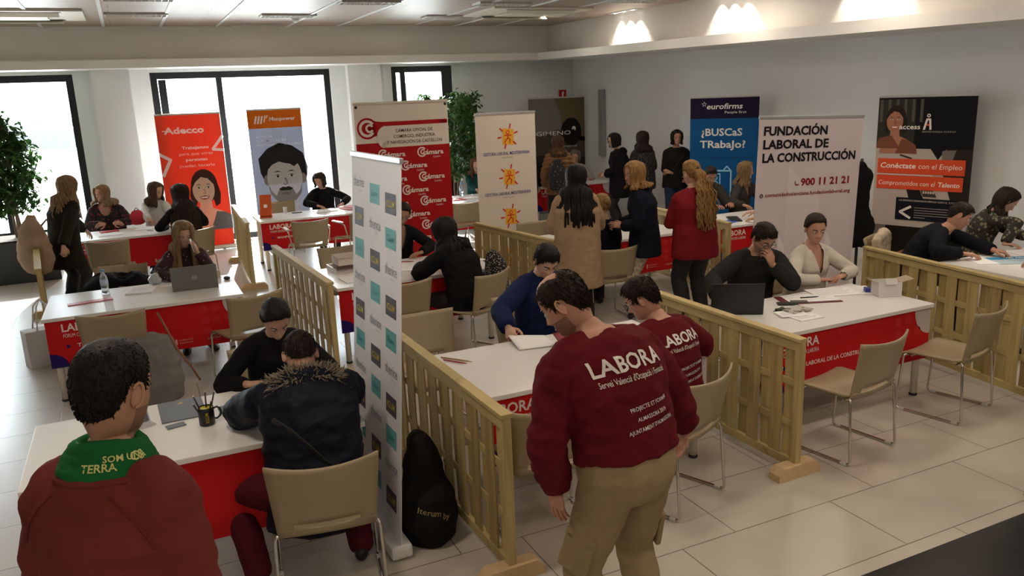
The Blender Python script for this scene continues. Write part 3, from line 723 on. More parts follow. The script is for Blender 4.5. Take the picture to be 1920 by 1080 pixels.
def sun_logo(p, u, v, s):
    p.face([(u-.13*s, v-.15*s), (u+.12*s, v-.17*s), (u+.13*s, v+.13*s), (u-.11*s, v+.16*s)], '#f2b33d', 1)
    R = '#d9331f'
    for a in (20, 75, 140, 185, 250, 320): c, q = math.cos(R_(a)), math.sin(R_(a)); p.stroke([(u+c*.15*s, v+q*.16*s), (u+c*.22*s, v+q*.24*s)], .028*s, R, 2)
    p.arc(u, v+.075*s, .032*s, .016*s, 0, 360, R, 2); p.stroke([(u-.075*s, v+.02*s), (u+.075*s, v+.02*s)], .02*s, R, 2)
    p.stroke([(u, v+.02*s), (u-.005*s, v-.03*s), (u-.05*s, v-.075*s), (u-.075*s, v-.12*s)], .02*s, R, 2); p.stroke([(u, v-.03*s), (u+.045*s, v-.06*s), (u+.035*s, v-.13*s)], .02*s, R, 2)
def d_gestora(p, W, H):
    for i in range(6):
        v = H-.29-i*.52; s = .78
        if v < .1: break
        sun_logo(p, W*.53, v, s*.86)
        p.text('GESTORA LABORAL MEDITERRÁNEA', W*.5, v-.235, .042, '#2b3a8c', 2, .006, w=.78*W, align='c'); p.text('Trabajo Temporal', W*.5, v-.275, .020, '#9a9088', 2, 0, w=.20*W, align='c')
rollup('cream banner repeating an orange sun logo and blue lettering', 4.0, 9.58, 4.87, 9.62, 2.18, d_gestora, paper='#e3d8cc')
def d_gimeno(p, W, H):
    p.rect(0, H-.75, W, H, '#77736c'); p.face([(.45*W, H), (W, H), (W, H-.9), (.6*W, H-.7), (.55*W, H-.3)], '#6a5f45', 2)
    p.face([(0, H-.75), (.5*W, H-.62), (W, H-.8), (W, H-1.2), (0, H-1.1)], '#4c443a', 2)
    p.ell(.75*W, H-.68, .24, .28, '#1a1817', 3); p.text('GIMENO', .12*W, H-.73, .085, '#dcdcdc', 4, .006, w=.62*W); p.ell(.80*W, H-.62, .045, .05, '#dcdcdc', 4, 12, -60, 200)
    p.text('construimos', .45*W, H-.98, .04, '#c9c9c9', 4, 0, w=.4*W)
rollup('dark photo banner with pale lettering in the far corner', 7.23, 14.55, 8.50, 14.55, 2.31, d_gimeno, paper='#2b2826')
def d_euro(p, W, H):
    p.rect(0, 0, W, H-.32, '#0a5590'); p.rect(0, H-.32, W, H, '#191233')
    for k in range(5): c, s = math.cos(R_(k*72+18)), math.sin(R_(k*72+18)); p.stroke([(.205*W+c*.015, H-.10+s*.015), (.205*W+c*.035, H-.10+s*.035)], .008, '#ffffff', 2)
    p.text('eurofirms', .24*W, H-.175, .085, '#f0ecec', 2, .018, w=.52*W, slant=.18); p.text('People first', .51*W, H-.245, .040, '#f0ecec', 2, 0, w=.31*W)
    p.text('¿BUSCaS', .17*W, H-.58, .115, '#e8e6e2', 2, .02, w=.60*W); p.text('TRabaJo?', .15*W, H-.765, .115, '#e8e6e2', 2, .02, w=.67*W)
    p.text('¡Te estamos esperando!', .05*W, H-.93, .045, '#12406e', 2, .012, w=.88*W)
    a = '#9fd4f2'
    p.stroke([(.28*W, H-1.65), (.28*W, H-1.12), (.62*W, H-1.12), (.62*W, H-1.65)], .022, a, 2); p.stroke([(.5*W, H-1.12), (.56*W, H-1.05), (.62*W, H-1.12)], .018, a, 2)
    p.stroke([(.32*W, H-1.35), (.32*W, H-1.17), (.46*W, H-1.17), (.46*W, H-1.35), (.32*W, H-1.35)], .016, a, 2); p.arc(.39*W, H-1.235, .028, .014, 0, 360, a, 2, 12); p.arc(.39*W, H-1.33, .045, .014, 0, 180, a, 2, 10)
    for k in range(4):
        pts = [(.33*W+i*.01*W, H-1.42-k*.05+.008*math.sin(i*1.3)) for i in range(14)]; p.stroke(pts, .012, a, 2)
rollup('blue and navy banner with a job seeking question against the right wall', 8.02, 10.45, 8.66, 9.62, 2.25, d_euro, paper='#0a5590')
def d_fund(p, W, H):
    for (u0, u1, hh, c) in ((.0, .30, .62, '#d9cfd2'), (.30, .62, .78, '#dfd5d8'), (.72, .95, .70, '#dad0d4')): p.face([(u0*W, 0), (u1*W, 0), (u1*W, hh*H*.8), (u0*W, hh*H)], c, 1)
    for u in (.24, .50, .70): p.face([(u*W, 0), (u*W+.08, 0), (u*W+.08, .40*H), (u*W, .46*H)], '#e9e2e4', 2)
    for i, (t, wd) in enumerate((('FUNDACIÓN', .60), ('LABORAL DE', .62), ('LA CONSTRUCCIÓN', .90))): p.text(t, .045*W, H-.155-i*.122, .082, '#16121a', 3, .035, w=wd*W)
    p.text('900 11 21 21', .90*W, H-.63, .070, '#8c1424', 3, .03, w=.48*W, align='r'); p.arc(.385*W, H-.60, .024, .011, 150, 330, '#8c1424', 3, 8)
    p.text('comunidadvalenciana.fundacionlaboral.org', .09*W, H-.72, .036, '#8c1424', 3, .016, w=.83*W); p.arc(.055*W, H-.708, .017, .008, 0, 360, '#4a2a30', 3, 12); p.stroke([(.055*W-.017, H-.708), (.055*W+.017, H-.708)], .004, '#4a2a30', 3)
rollup('pale pink banner with bold black heading and a red telephone number', 5.12, 5.76, 6.40, 5.74, 2.10, d_fund, paper='#d8ccd0', roll=2.0)
def d_access(p, W, H):
    p.rect(0, 0, W, H, '#b9aca2'); p.rect(0, H-.62, W, H, '#0d0f16', 2)
    p.rect(0, H-.62, .40*W, H-.03, '#2f2f2b', 3)
    for k in range(6): p.rect(.02*W+k*.085*W, H-.30, .05*W+k*.085*W, H-.03, '#59564a', 4)
    portrait(p, .19*W, H-.29, .15, '#a8745a', '#2a1c18', '#8a5a46', 'woman', lo=3, top='#7a4a38'); p.face([(0, H-.62), (.02*W, H-.50), (.16*W, H-.46), (.26*W, H-.62)], '#7a4a38', 8)
    p.text('access', .24*W, H-.385, .060, '#ece6df', 13, .02, w=.22*W)
    p.stroke([(.50*W, H-.385), (.525*W, H-.27), (.555*W, H-.27), (.565*W, H-.385)], .024, '#ece6df', 13); p.rect(.525*W, H-.345, .555*W, H-.325, '#e0582a', 13); p.arc(.54*W, H-.225, .016, .012, 0, 360, '#ece6df', 13, 12)
    p.text('GESTIÓN INTEGRAL DE EMPLEO', .48*W, H-.425, .020, '#b9b2ab', 13, 0, w=.34*W)
    p.face([(.58*W, H-.62), (.74*W, H-.62), (.66*W, H-.75)], '#0d0f16', 2)
    p.face([(.74*W, H-.62), (W, H-.62), (W, H-1.30), (.84*W, H-1.30), (.70*W, H-.85)], '#2a2421', 2); p.face([(.70*W, H-.64), (.84*W, H-.63), (.80*W, H-.78), (.70*W, H-.80)], '#77706a', 3)
    p.stroke([(.27*W, H-.70), (.39*W, H-.74)], .022, '#4a2c20', 3)
    p.face([(.33*W, H-1.02), (.46*W, H-1.02), (.56*W, H-1.26), (.40*W, H-1.26)], '#17130f', 3); p.face([(.47*W, H-1.02), (.60*W, H-1.02), (.68*W, H-1.2), (.54*W, H-1.2)], '#3a342e', 3)
    for i in range(5):
        for j in range(3): p.rect(.49*W+i*.025*W+j*.022*W, H-1.06-j*.05, .508*W+i*.025*W+j*.022*W, H-1.03-j*.05, '#c8beb4', 4)
    p.rect(.03*W, H-.93, .94*W, H-.745, '#d9502c', 5); p.rect(.03*W, H-1.12, .93*W, H-.95, '#d9502c', 5); p.rect(.03*W, H-.944, .62*W, H-.936, '#f2e6dc', 6)
    p.text('Conéctate', .06*W, H-.86, .066, '#f5e6da', 6, .02, w=.38*W, slant=.12); p.text('con el Empleo', .47*W, H-.86, .066, '#f5e6da', 6, .0, w=.44*W, slant=.12)
    p.text('Comprometidos con el', .05*W, H-1.07, .058, '#f5e6da', 6, .0, w=.60*W, slant=.12); p.text('Talento', .68*W, H-1.07, .058, '#f5e6da', 6, .02, w=.22*W, slant=.12)
    p.rect(.26*W, H-1.50, .90*W, H-1.22, '#10131f', 5); p.text('LAS EMPRESAS DEMANDAN PERFILES COMO EL TUYO', .29*W, H-1.265, .022, '#cfc6bc', 6, 0, w=.58*W)
    p.stroke([(.42*W, H-1.33), (.31*W, H-1.40), (.42*W, H-1.47)], .03, '#e0d8cf', 6)
    for k, wd in enumerate((.36, .34, .40, .36, .12)): p.rect(.46*W, H-1.345-k*.03, (.46+wd)*W, H-1.336-k*.03, '#8e877f', 6)
    p.rect(0, .1, W, H-1.58, '#17130f', 5); p.rect(0, .1, .16*W, H-1.58, '#6d6660', 6)
    p.face([(.25*W, H-1.95), (.50*W, H-1.80), (.62*W, H-1.58), (.72*W, H-1.58), (.60*W, H-1.86), (.30*W, H-2.02)], '#a2725c', 7); p.face([(0, H-1.98), (.3*W, H-1.92), (.3*W, H-2.08), (0, H-2.1)], '#7a4a38', 7)
rollup('black banner with orange text bands, a woman and a laptop, at the right wall', 8.52, 7.33, 8.86, 6.26, 2.205, d_access, paper='#b9aca2')
def d_white(p, W, H):
    G, T_, K = '#8b8a99', '#74b7bd', '#34323c'
    nr = 11; rh = H/nr*.97
    cols = (.16, .50, .81)
    for r in range(nr):
        for c in range(3):
            u = cols[c]*W; v = H-.16-r*rh-c*.028; k = (r+2*c) % 3; w_, h_ = .20*W, .105
            if v < .06: continue
            if k == 0:
                p.text('therice', u-w_*.55, v-.01, .060, '#8d8e98', 2, 0, w=w_*1.15); p.text('talent', u, v-.035, .014, '#b9bac2', 2, 0, w=w_*.4)
            elif k == 1:
                p.rect(u-w_/2, v-h_/2, u+w_/2, v+h_/2, '#514f5b', 1); p.text('ICLUM', u-w_*.36, v-.018, .036, '#c9b23c', 2, .02, w=w_*.72)
            else:
                p.rect(u-w_/2, v-h_/2, u+w_/2, v+h_/2, '#66b0b3', 1); p.text('Glam', u-w_*.34, v-.015, .036, '#2d7f86', 2, 0, w=w_*.65)
# the free standing white banner leans a little away from the viewer
t = rollup('white roll up banner with rows of teal and dark squares, beside the fence', 1.15, 4.60, 1.18, 3.77, 2.12, d_white, lean=-4.2, roll=0, paper='#e9e9ee', base=mat('white plastic', (.74, .74, .74), .4))
# ---------------------------------------------------------------- people
DG = lambda: bpy.context.evaluated_depsgraph_get()
def remesh(bm, vox, smooth=4, fac=.5):
    me = bpy.data.meshes.new('tmp'); bm.normal_update(); bm.to_mesh(me); bm.free()
    o = bpy.data.objects.new('tmp', me); COL.objects.link(o)
    r = o.modifiers.new('r', 'REMESH'); r.mode = 'VOXEL'; r.voxel_size = vox; r.use_smooth_shade = True
    s = o.modifiers.new('s', 'SMOOTH'); s.factor = fac; s.iterations = smooth
    bpy.context.view_layer.update()
    ev = o.evaluated_get(DG()); out = bpy.data.meshes.new_from_object(ev); bpy.data.objects.remove(o); bpy.data.meshes.remove(me)
    return out
def wrinkle(me, amp, freq=9, seed=0, st=(1, 1, 1), fn=None):
    n = [v.normal.copy() for v in me.vertices]; off = V((seed*3.1, seed*1.7, seed*.9))
    for v, nn in zip(me.vertices, n):
        q = V((v.co.x*st[0], v.co.y*st[1], v.co.z*st[2]))*freq+off
        d = amp*(1-2*abs(noise.noise(q)))*.8 + amp*.5*noise.noise(q*2.3)
        if fn: d += fn(v.co)
        v.co += nn*d
def add_mesh(name, me, m, parent):
    me.name = name
    me.materials.clear()
    for x in (m if isinstance(m, (list, tuple)) else [m]): me.materials.append(x)
    for p in me.polygons: p.use_smooth = True
    o = bpy.data.objects.new(name, me); link(o, parent); return o

HP = [  # z, half width, front, back
    (.118, .004, .004, .004), (.114, .026, .030, .036), (.104, .045, .053, .062), (.088, .058, .069, .081), (.068, .067, .080, .093), (.045, .0725, .087, .099), (.022, .0745, .0895, .101),
    (.008, .0745, .088, .1005), (-.006, .0735, .087, .098), (-.022, .0715, .088, .094), (-.038, .0685, .088, .088), (-.052, .0650, .087, .082), (-.064, .0615, .0865, .077), (-.074, .058, .0855, .073),
    (-.084, .053, .0845, .070), (-.095, .0465, .083, .067), (-.106, .038, .0785, .065)]
def hp_at(z):
    for a, b in zip(HP, HP[1:]):
        if z <= a[0] and z >= b[0]:
            t = (a[0]-z)/(a[0]-b[0]); return [a[i]+(b[i]-a[i])*t for i in (1, 2, 3)]
    return list(HP[0][1:]) if z > HP[0][0] else list(HP[-1][1:])
def g2(x, s): return math.exp(-(x/s)**2/2)
def head_pt(a, z, sex='m'):
    """surface point; a = 0 straight ahead (+y), positive to +x"""
    w, f, b = hp_at(z); c, s = math.cos(a), math.sin(a)
    e = .92
    x = w*math.copysign(abs(s)**e, s); y = (f if c > 0 else b)*math.copysign(abs(c)**e, c)
    if c > 0:
        fr = c
        # nose
        nz = 0
        if -.052 < z < .012:
            t = (.012-z)/.05; nz = (.006+.020*t**1.2) if z > -.038 else .026*max(0, (z+.052)/.014)
            y += nz*g2(x, .0065+.005*max(0, min(1, t)))*fr
            y += .005*g2(abs(x)-.0135, .005)*g2(z+.041, .006)
        # eye sockets, brow, cheeks, lips, chin
        y -= .0095*g2(abs(x)-.031, .0125)*g2(z+.003, .0105)
        y += .0035*g2(abs(x)-.028, .02)*g2(z-.018, .007)
        y += .003*g2(abs(x)-.042, .014)*g2(z+.028, .014)
        lw = g2(x, .017)
        y += lw*(.0055*g2(z+.0665, .0042)+.006*g2(z+.0775, .0045)-.0035*g2(z+.072, .0016)-.003*g2(z+.087, .005))
        y += .005*g2(x, .018)*g2(z+.100, .008)
    if sex == 'f': x *= .97
    return V((x, y, z))
NA = 64
def az(k): t = 2*math.pi*k/NA; return (t if t <= math.pi else t-2*math.pi)
def az_w(k): t = az(k); return t-.50*math.sin(t)

def head_mesh(bm, T, TN, sex, skin_i=0, lip_i=1, scale=1.0, neck_r=(.056, .058)):
    """head and neck; T maps head space, TN maps neck space (blended below the jaw)"""
    zs = []
    z = .1175
    while z > -.108: zs.append(z); z -= .0035 if -.09 < z < .02 else .0055
    rows = []
    for z in zs: rows.append(([head_pt(az_w(k), z, sex) for k in range(NA)], 1.0))
    # under the jaw, then down the neck; front point and back point of tilted rings
    for (fy, fz, by, bz, w, wt) in ((.070, -.113, .0655, -.108, .037, 1), (.056, -.118, .066, -.112, .041, .95), (.042, -.124, .066, -.118, .046, .85), (.034, -.134, .065, -.128, .050, .7), (.034, -.150, .064, -.145, .0525, .5), (.037, -.170, .064, -.165, .0545, .25), (.040, -.195, .066, -.190, .058, .0), (.044, -.225, .068, -.215, .064, 0)):
        ring = []
        for k in range(NA):
            a = az_w(k); c, s = math.cos(a), math.sin(a); t = (1+c)/2
            ring.append(V((s*w*(neck_r[0]/.056 if wt < .8 else 1), (fy if c > 0 else by)*c, fz*t+bz*(1-t))))
        rows.append((ring, wt))
    vs = []
    for ring, wt in rows:
        out = []
        for p in ring:
            q = T @ (p*scale)
            if wt < 1: q = q*wt + (TN @ (p*scale))*(1-wt)
            out.append(bm.verts.new(q))
        vs.append(out)
    top = bm.verts.new(T @ (V((0, -.004, .1185))*scale))
    for k in range(NA):
        f = bm.faces.new((top, vs[0][(k+1) % NA], vs[0][k])); f.smooth = True; f.material_index = skin_i
    for j, (A, B) in enumerate(zip(vs, vs[1:])):
        for k in range(NA):
            f = bm.faces.new((A[k], A[(k+1) % NA], B[(k+1) % NA], B[k])); f.smooth = True
            p = rows[j][0][k]; f.material_index = lip_i if (p.y > .06 and abs(p.x) < .0235-.18*abs(p.z+.0725) and -.0845 < p.z < -.062) else skin_i
    # ears
    for s in (-1, 1):
        M = Matrix.Rotation(s*R_(-22), 3, 'Z') @ Matrix.Rotation(R_(-10), 3, 'X')
        def E(c, r): 
            n0 = set(bm.verts); ball(bm, (0, 0, 0), r, 12, 8, skin_i, M)
            for v in bm.verts:
                if v not in n0: v.co = T @ ((v.co + V(c))*scale)
        E((s*.0765, -.012, -.012), (.0075, .017, .030)); 
        n0 = set(bm.verts); wire(bm, [M @ V((s*.004, .014*math.cos(t)-.003, .029*math.sin(t)))+V((s*.079, -.012, -.010)) for t in [R_(-100+k*28) for k in range(10)]], .0042, 6, skin_i)
        for v in bm.verts:
            if v not in n0: v.co = T @ (v.co*scale)

def hand_mesh(bm, wrist, d, n, side, sc=1.0, curl=35, spread=1.0, thumb=30, mi=0):
    """palm and five fingers; d = finger direction, n = palm normal; side +1 right, -1 left"""
    d = d.normalized(); n = (n-d*n.dot(d)).normalized(); u = d.cross(n).normalized()*1.0
    # u points toward the thumb side for a right hand with palm normal n
    th = u*side
    th = -th if False else th
    P = lambda a, b, c: wrist + (d*a + th*b + n*c)*sc
    tube(bm, [P(-.01, 0, 0), P(.02, 0, 0), P(.05, .001, 0), P(.078, 0, .001), P(.090, 0, .002)], [(.026*sc, .019*sc), (.031*sc, .018*sc), (.039*sc, .0155*sc), (.041*sc, .013*sc), (.038*sc, .010*sc)], 14, th, mi=mi)
    for i, (off, L1, L2, L3, r) in enumerate(((.029, .043, .025, .021, .0086), (.0098, .047, .029, .022, .0088), (-.0098, .044, .027, .021, .0084), (-.0285, .035, .020, .019, .0075))):
        c = R_(curl*(.85+.12*i)); p = P(.080-.006*abs(i-1), off, .001); dd = d + th*(off*1.6*spread); dd.normalize(); pts = [p-dd*.02*sc, p]
        for L_, k in ((L1, .55), (L2, 1.15), (L3, 1.6)): 
            a = c*k; pts.append(pts[-1] + (dd*math.cos(a)+n*math.sin(a))*L_*sc)
        tube(bm, pts, [r*sc*1.0, r*sc*1.05, r*sc, r*sc*.95, r*sc*.78], 8, th, mi=mi)
    a = R_(thumb); p0 = P(.022, .026, .006); tdir = (d*.62+th*.75+n*.30).normalized(); p1 = p0+tdir*.040*sc; t2 = (d*.88+th*.25+n*.38).normalized(); p2 = p1+t2*.032*sc; p3 = p2+(d*.92+n*.42).normalized()*.022*sc
    tube(bm, [p0-tdir*.02*sc, p0, p1, p2, p3], [.014*sc, .0145*sc, .0105*sc, .0098*sc, .0075*sc], 8, n, mi=mi)

def ik(a, b, l1, l2, hint):
    """middle joint between a and b"""
    d = b-a; L_ = d.length
    if L_ > (l1+l2)*.995: b = a+d.normalized()*(l1+l2)*.995; d = b-a; L_ = d.length
    if L_ < abs(l1-l2)+.02: L_ = abs(l1-l2)+.02
    u = d.normalized(); x = (l1*l1-l2*l2+L_*L_)/(2*L_); h = math.sqrt(max(0, l1*l1-x*x)); hh = hint-u*hint.dot(u)
    if hh.length < 1e-4: hh = V((0, 0, -1))
    return a+u*x+hh.normalized()*h, b
def sstep(t): t = max(0, min(1, t)); return t*t*(3-2*t)

TORSO = {'m': [(-.10, .130, .095), (-.04, .168, .118), (.06, .160, .112), (.17, .150, .104), (.28, .166, .114), (.37, .176, .115), (.44, .158, .096), (.50, .095, .075)],
         'f': [(-.10, .135, .10), (-.04, .172, .120), (.05, .158, .108), (.16, .130, .092), (.25, .142, .105), (.33, .150, .118), (.40, .146, .098), (.45, .122, .080), (.50, .075, .062)]}
SKIN = {'fair': mat('fair skin', (.56, .335, .235), .5, bump=.05, scale=220, spec=.35), 'tan': mat('tan skin', (.43, .235, .150), .5, bump=.05, scale=220, spec=.35), 'ruddy': mat('ruddy skin', (.50, .265, .185), .5, bump=.05, scale=220, spec=.35)}
LIP = mat('lip', (.36, .115, .095), .45)
EYEW = mat('eye white', (.62, .59, .55), .25); EYED = mat('dark iris', (.02, .012, .008), .2)
def hairmat(name, c): 
    m = mat('hair '+name, c, .55, bump=.9, scale=70, var=.45, vscale=45, stretch=(1.6, 1.6, .22), spec=.2); return m
HAIR = {'black': hairmat('black', (.009, .007, .006)), 'dark': hairmat('dark brown', (.022, .013, .009)), 'brown': hairmat('brown', (.07, .036, .018)), 'auburn': hairmat('auburn', (.10, .042, .02)), 'dblond': hairmat('dark blond', (.22, .14, .066)), 'blond': hairmat('blond', (.29, .18, .075)), 'gold': hairmat('golden', (.27, .15, .052)), 'grey': hairmat('grey brown', (.12, .10, .085))}
DENIM = mat('dark trousers', (.010, .010, .013), .75, bump=.3, scale=220)
SHOE = mat('black shoe', (.01, .01, .01), .45)
def cloth(name, c, rough=.85, bump=.5, sc=260, var=.1, vs=9): return mat('cloth '+name, c, rough, bump=bump, scale=sc, var=var, vscale=vs, spec=.12)

def person(label, x, y, rz, sex='f', H=None, sit=False, seat=.46, lean=0, hunch=0, side=0, twist=0, head=(0, 0, 0), L=None, R=None, feet=None, knees=None,
           top=None, topk='sweater', hem=None, puff=.0, neck='crew', bottom=None, shoes=None, hair=('short', 'dark', .0), skin='fair', fat=1.0, face=True, glasses=False, vox=.0105, seed=0, sleeve=1.0, quilt=0, skirt=0,
           group='people at the job fair', wr=.005, cuff=None, gaze=0, nope=False, hairlen=.3, beard=False, swf=1.0):
    """world hand targets: L/R = dict(p=(x,y,z), hint=(..local..), d=world dir or None, n=world palm normal or None, curl=deg)"""
    H = H or (1.76 if sex == 'm' else 1.65); s = H/1.72; rnd = random.Random(seed+len(label)); fem = sex == 'f'
    root = thing('person', label, 'person', (x, y, 0), R_(rz), group)
    rzm = Matrix.Rotation(-R_(rz), 3, 'Z')
    loc = lambda p: rzm @ (V(p)-V((x, y, 0)))
    ldir = lambda d: rzm @ V(d)
    pz = (seat+.085) if sit else .925*s
    P0 = V((0, 0, pz))
    # spine curve
    sp = []; p = P0.copy(); N_ = 26; ds = .52*s/N_
    def sdir(t):
        a = R_(lean*(.55 if sit else .8)*sstep(t/.18+.35) + lean*.3*sstep(t/.4) + hunch*sstep((t-.18)/.3)); b_ = R_(side)*sstep(t/.4)
        return V((math.sin(b_), math.sin(a)*math.cos(b_), math.cos(a)*math.cos(b_)))
    for i in range(N_+1): sp.append(p.copy()); p = p+sdir(i/N_*.52)*ds
    def spine(t):
        if t < 0: return P0 + (sdir(0) if sit else V((0, 0, 1)))*t*s
        f = min(t/.52*N_, N_-1e-4); i = int(f); return sp[i].lerp(sp[i+1], f-i)
    def sx(t): return Matrix.Rotation(R_(twist)*sstep(t/.4), 3, V((0, 0, 1))) @ V((1, 0, 0))
    TS = TORSO[sex]
    def trad(t):
        for a, b in zip(TS, TS[1:]):
            if a[0] <= t <= b[0]: k = (t-a[0])/(b[0]-a[0]); return (a[1]+(b[1]-a[1])*k)*s*fat, (a[2]+(b[2]-a[2])*k)*s*fat*(1+.12*(fat-1))
        q = TS[0] if t < TS[0][0] else TS[-1]; return q[1]*s*fat, q[2]*s*fat
    Nb = spine(.50); sd = sdir(.5)
    # head
    yaw, pitch, roll = head
    RH = Matrix.Rotation(R_(yaw), 3, 'Z') @ Matrix.Rotation(R_(-pitch), 3, 'X') @ Matrix.Rotation(R_(roll), 3, 'Y')
    hs = (1.0 if fem else 1.035)*(.97+.03*s)*1.0
    nd = (sd*1.0 + (RH @ V((0, 0, 1)))*.55).normalized()
    HC = Nb + nd*.060*s + RH @ V((0, .020, .125))*hs
    T4 = Matrix.Translation(HC) @ RH.to_4x4()
    q = sd.to_track_quat('Z', 'Y'); RS = V((0, 0, 1)).rotation_difference(sd).to_matrix()
    TN4 = Matrix.Translation(Nb + RS @ V((0, .012, .20))*hs) @ RS.to_4x4()
    # shoulders and arms
    sw = swf*(.158 if fem else .186)*s*(1+.35*(fat-1)); ua, fa = .285*s, .250*s
    kA = .86 if fem else 1.0
    arms = {}
    for k, sg, spec in (('L', -1, L), ('R', 1, R)):
        sh = spine(.425) + sx(.43)*sg*sw
        spec = spec or {}
        if 'p' in spec: tgt = loc(spec['p'])
        else: tgt = sh + V((sg*.07, .05, -.50*s))
        if 'lp' in spec: tgt = V(spec['lp'])
        # shoulder reaches a little toward the target
        dv = (tgt-sh); sh = sh + V((0, 1, 0))*max(0, min(.05, dv.y*.10))
        hint = V(spec.get('hint', (sg*.6, -.5, -.6)))
        el, wr_ = ik(sh, tgt, ua, fa, hint)
        hd = ldir(spec['d']) if spec.get('d') else (wr_-el).normalized()
        nn = ldir(spec['n']) if spec.get('n') else V((-sg*.8, .2, -.5))
        arms[k] = (sh, el, wr_, hd, nn, spec.get('curl', 35), sg)
    # legs
    legs = {}
    th, sk = .43*s, .42*s
    for k, sg in (('L', -1), ('R', 1)):
        hip = P0 + V((sg*.088*s, 0, -.035))
        if feet and feet.get(k): ft = V(feet[k])
        elif sit: ft = V((sg*.11, .40*s, .085))
        else: ft = V((sg*.105*s, .0, .085))
        if len(ft) == 2: ft = V((ft[0], ft[1], .085))
        kh = V((sg*.12, 1, .25)) if not (knees and k in knees) else V(knees[k])
        kn, an = ik(hip, ft, th, sk, kh); legs[k] = (hip, kn, an, sg)
    # ------------------------------------------------ body: one continuous mesh
    bm = NB()
    tb_ = [t for t, _, _ in TS if t > -.05]; tube(bm, [spine(t) for t in tb_], [(trad(t)[0]*(.88 if t < .1 else .97), trad(t)[1]*(.84 if t < .1 else .97)) for t in tb_], 22, V((1, 0, 0)))
    nr = (.047 if fem else .056)*(.6+.4*fat)
    tube(bm, [spine(.44), Nb, Nb+nd*.06], [nr*1.35, nr*1.1, nr], 16)
    for k, (sh, el, wr_, hd, nn, cu, sg) in arms.items():
        tube(bm, [spine(.485)+sx(.43)*sg*.04, spine(.47)+sx(.43)*sg*sw*.55, sh], [.040*s*kA, .046*s*kA, .052*s*kA], 12)
        tube(bm, [sh, sh.lerp(el, .4), sh.lerp(el, .85), el, el.lerp(wr_, .28), el.lerp(wr_, .8), wr_], [r*s*kA for r in (.052, .047, .041, .039, .042, .030, .027)], 14)
    for k, (hip, kn, an, sg) in legs.items():
        tube(bm, [hip, hip.lerp(kn, .4), kn, kn.lerp(an, .3), kn.lerp(an, .75), an], [r*s*(.5+.5*fat) for r in (.078, .072, .053, .056, .040, .036)], 14)
    me = remesh(bm, max(vox, .010), 3)
    bm = NB(); bm.from_mesh(me)
    for f in bm.faces: f.smooth = True
    head_mesh(bm, T4, TN4, sex, 0, 1, hs, (nr, nr))
    for k, (sh, el, wr_, hd, nn, cu, sg) in arms.items():
        hand_mesh(bm, wr_, hd, nn, sg, (.93 if fem else 1.04)*(.9+.1*s), cu)
    bm.to_mesh(me); bm.free()
    body = add_mesh('body', me, [SKIN[skin], LIP], root)
    if not nope and beard:
        BE = mat('beard stubble '+skin, tuple(c*.55 for c in SKIN[skin].node_tree.nodes['Principled BSDF'].inputs['Base Color'].default_value[:3]), .7); me.materials.append(BE); iv = T4.inverted()
        for f in me.polygons:
            q = (iv @ f.center)/hs
            if f.material_index == 0 and q.length < .16 and q.y > .0 and -.125 < q.z < -.045+.5*max(0, .0) and (q.z < -.058 or abs(q.x) > .03) and q.y > -.02: f.material_index = 2
    # ------------------------------------------------ top
    if top is not None:
        bm = NB(); e = (.024 if topk == 'sweater' and not fem else .016)+puff
        hz = hem if hem is not None else (-.10 if not sit else -.09)
        pts = [t for t, _, _ in TS if t > max(hz, -.095)-.001]
        secs = [(spine(t), (trad(t)[0]+e+.004, trad(t)[1]+e+.006)) for t in pts]
        if hz < -.10:
            base = trad(-.04); n_ = 4
            extra = [(P0+V((0, 0, (hz+(-.10-hz)*i/n_)*s)), ((base[0]+e+.012+skirt*(1-i/n_)), (base[1]+e+.012+skirt*(1-i/n_)))) for i in range(n_)]
            secs = extra + [(c, (max(r[0], base[0]+e) if i < 2 else r[0], max(r[1], base[1]+e) if i < 2 else r[1])) for i, (c, r) in enumerate(secs)]
        # loose fabric: soften the waist
        if topk in ('sweater', 'coat', 'jacket'):
            mx = max(r[0] for _, r in secs)
            secs = [(c, (max(r[0], mx*.90 if (c-P0).length < .36*s else 0), max(r[1], (trad(.30)[1]+e)*.96 if (c-P0).length < .30*s else 0))) for c, r in secs]
        tube(bm, [c for c, _ in secs], [r for _, r in secs], 26, V((1, 0, 0)), round_=False)
        for k, (sh, el, wr_, hd, nn, cu, sg) in arms.items():
            tube(bm, [spine(.485)+sx(.43)*sg*.05, spine(.468)+sx(.43)*sg*sw*.6, sh], [(.044*s*kA)+e*.7, (.052*s*kA)+e*.8, (.056*s*kA)+e], 14)
            w2 = el.lerp(wr_, .93) if sleeve >= 1 else el.lerp(wr_, .93*sleeve)
            if sleeve < .3: w2 = el.lerp(wr_, .05)
            rr = [.056, .053, .050, .049, .047, .040, .034]
            tube(bm, [sh, sh.lerp(el, .4), sh.lerp(el, .85), el, el.lerp(w2, .35), el.lerp(w2, .85), w2], [r*s*kA*(1.0 if topk != 'tight' else .93)+e for r in rr], 16, round_=False)
        if neck in ('crew', 'v', 'turtle', 'collar', 'hood', 'fur'):
            c0 = spine(.475); tube(bm, [c0, spine(.505)+sd*.012], [(nr*1.9, nr*1.8), (nr*1.32+.006, nr*1.32+.006)], 20, V((1, 0, 0)), round_=False)
        if neck == 'turtle' or neck == 'collar':
            tube(bm, [Nb-sd*.02, Nb+nd*.035], [nr*1.35+.006, nr*1.28+.006], 20, V((1, 0, 0)), round_=False)
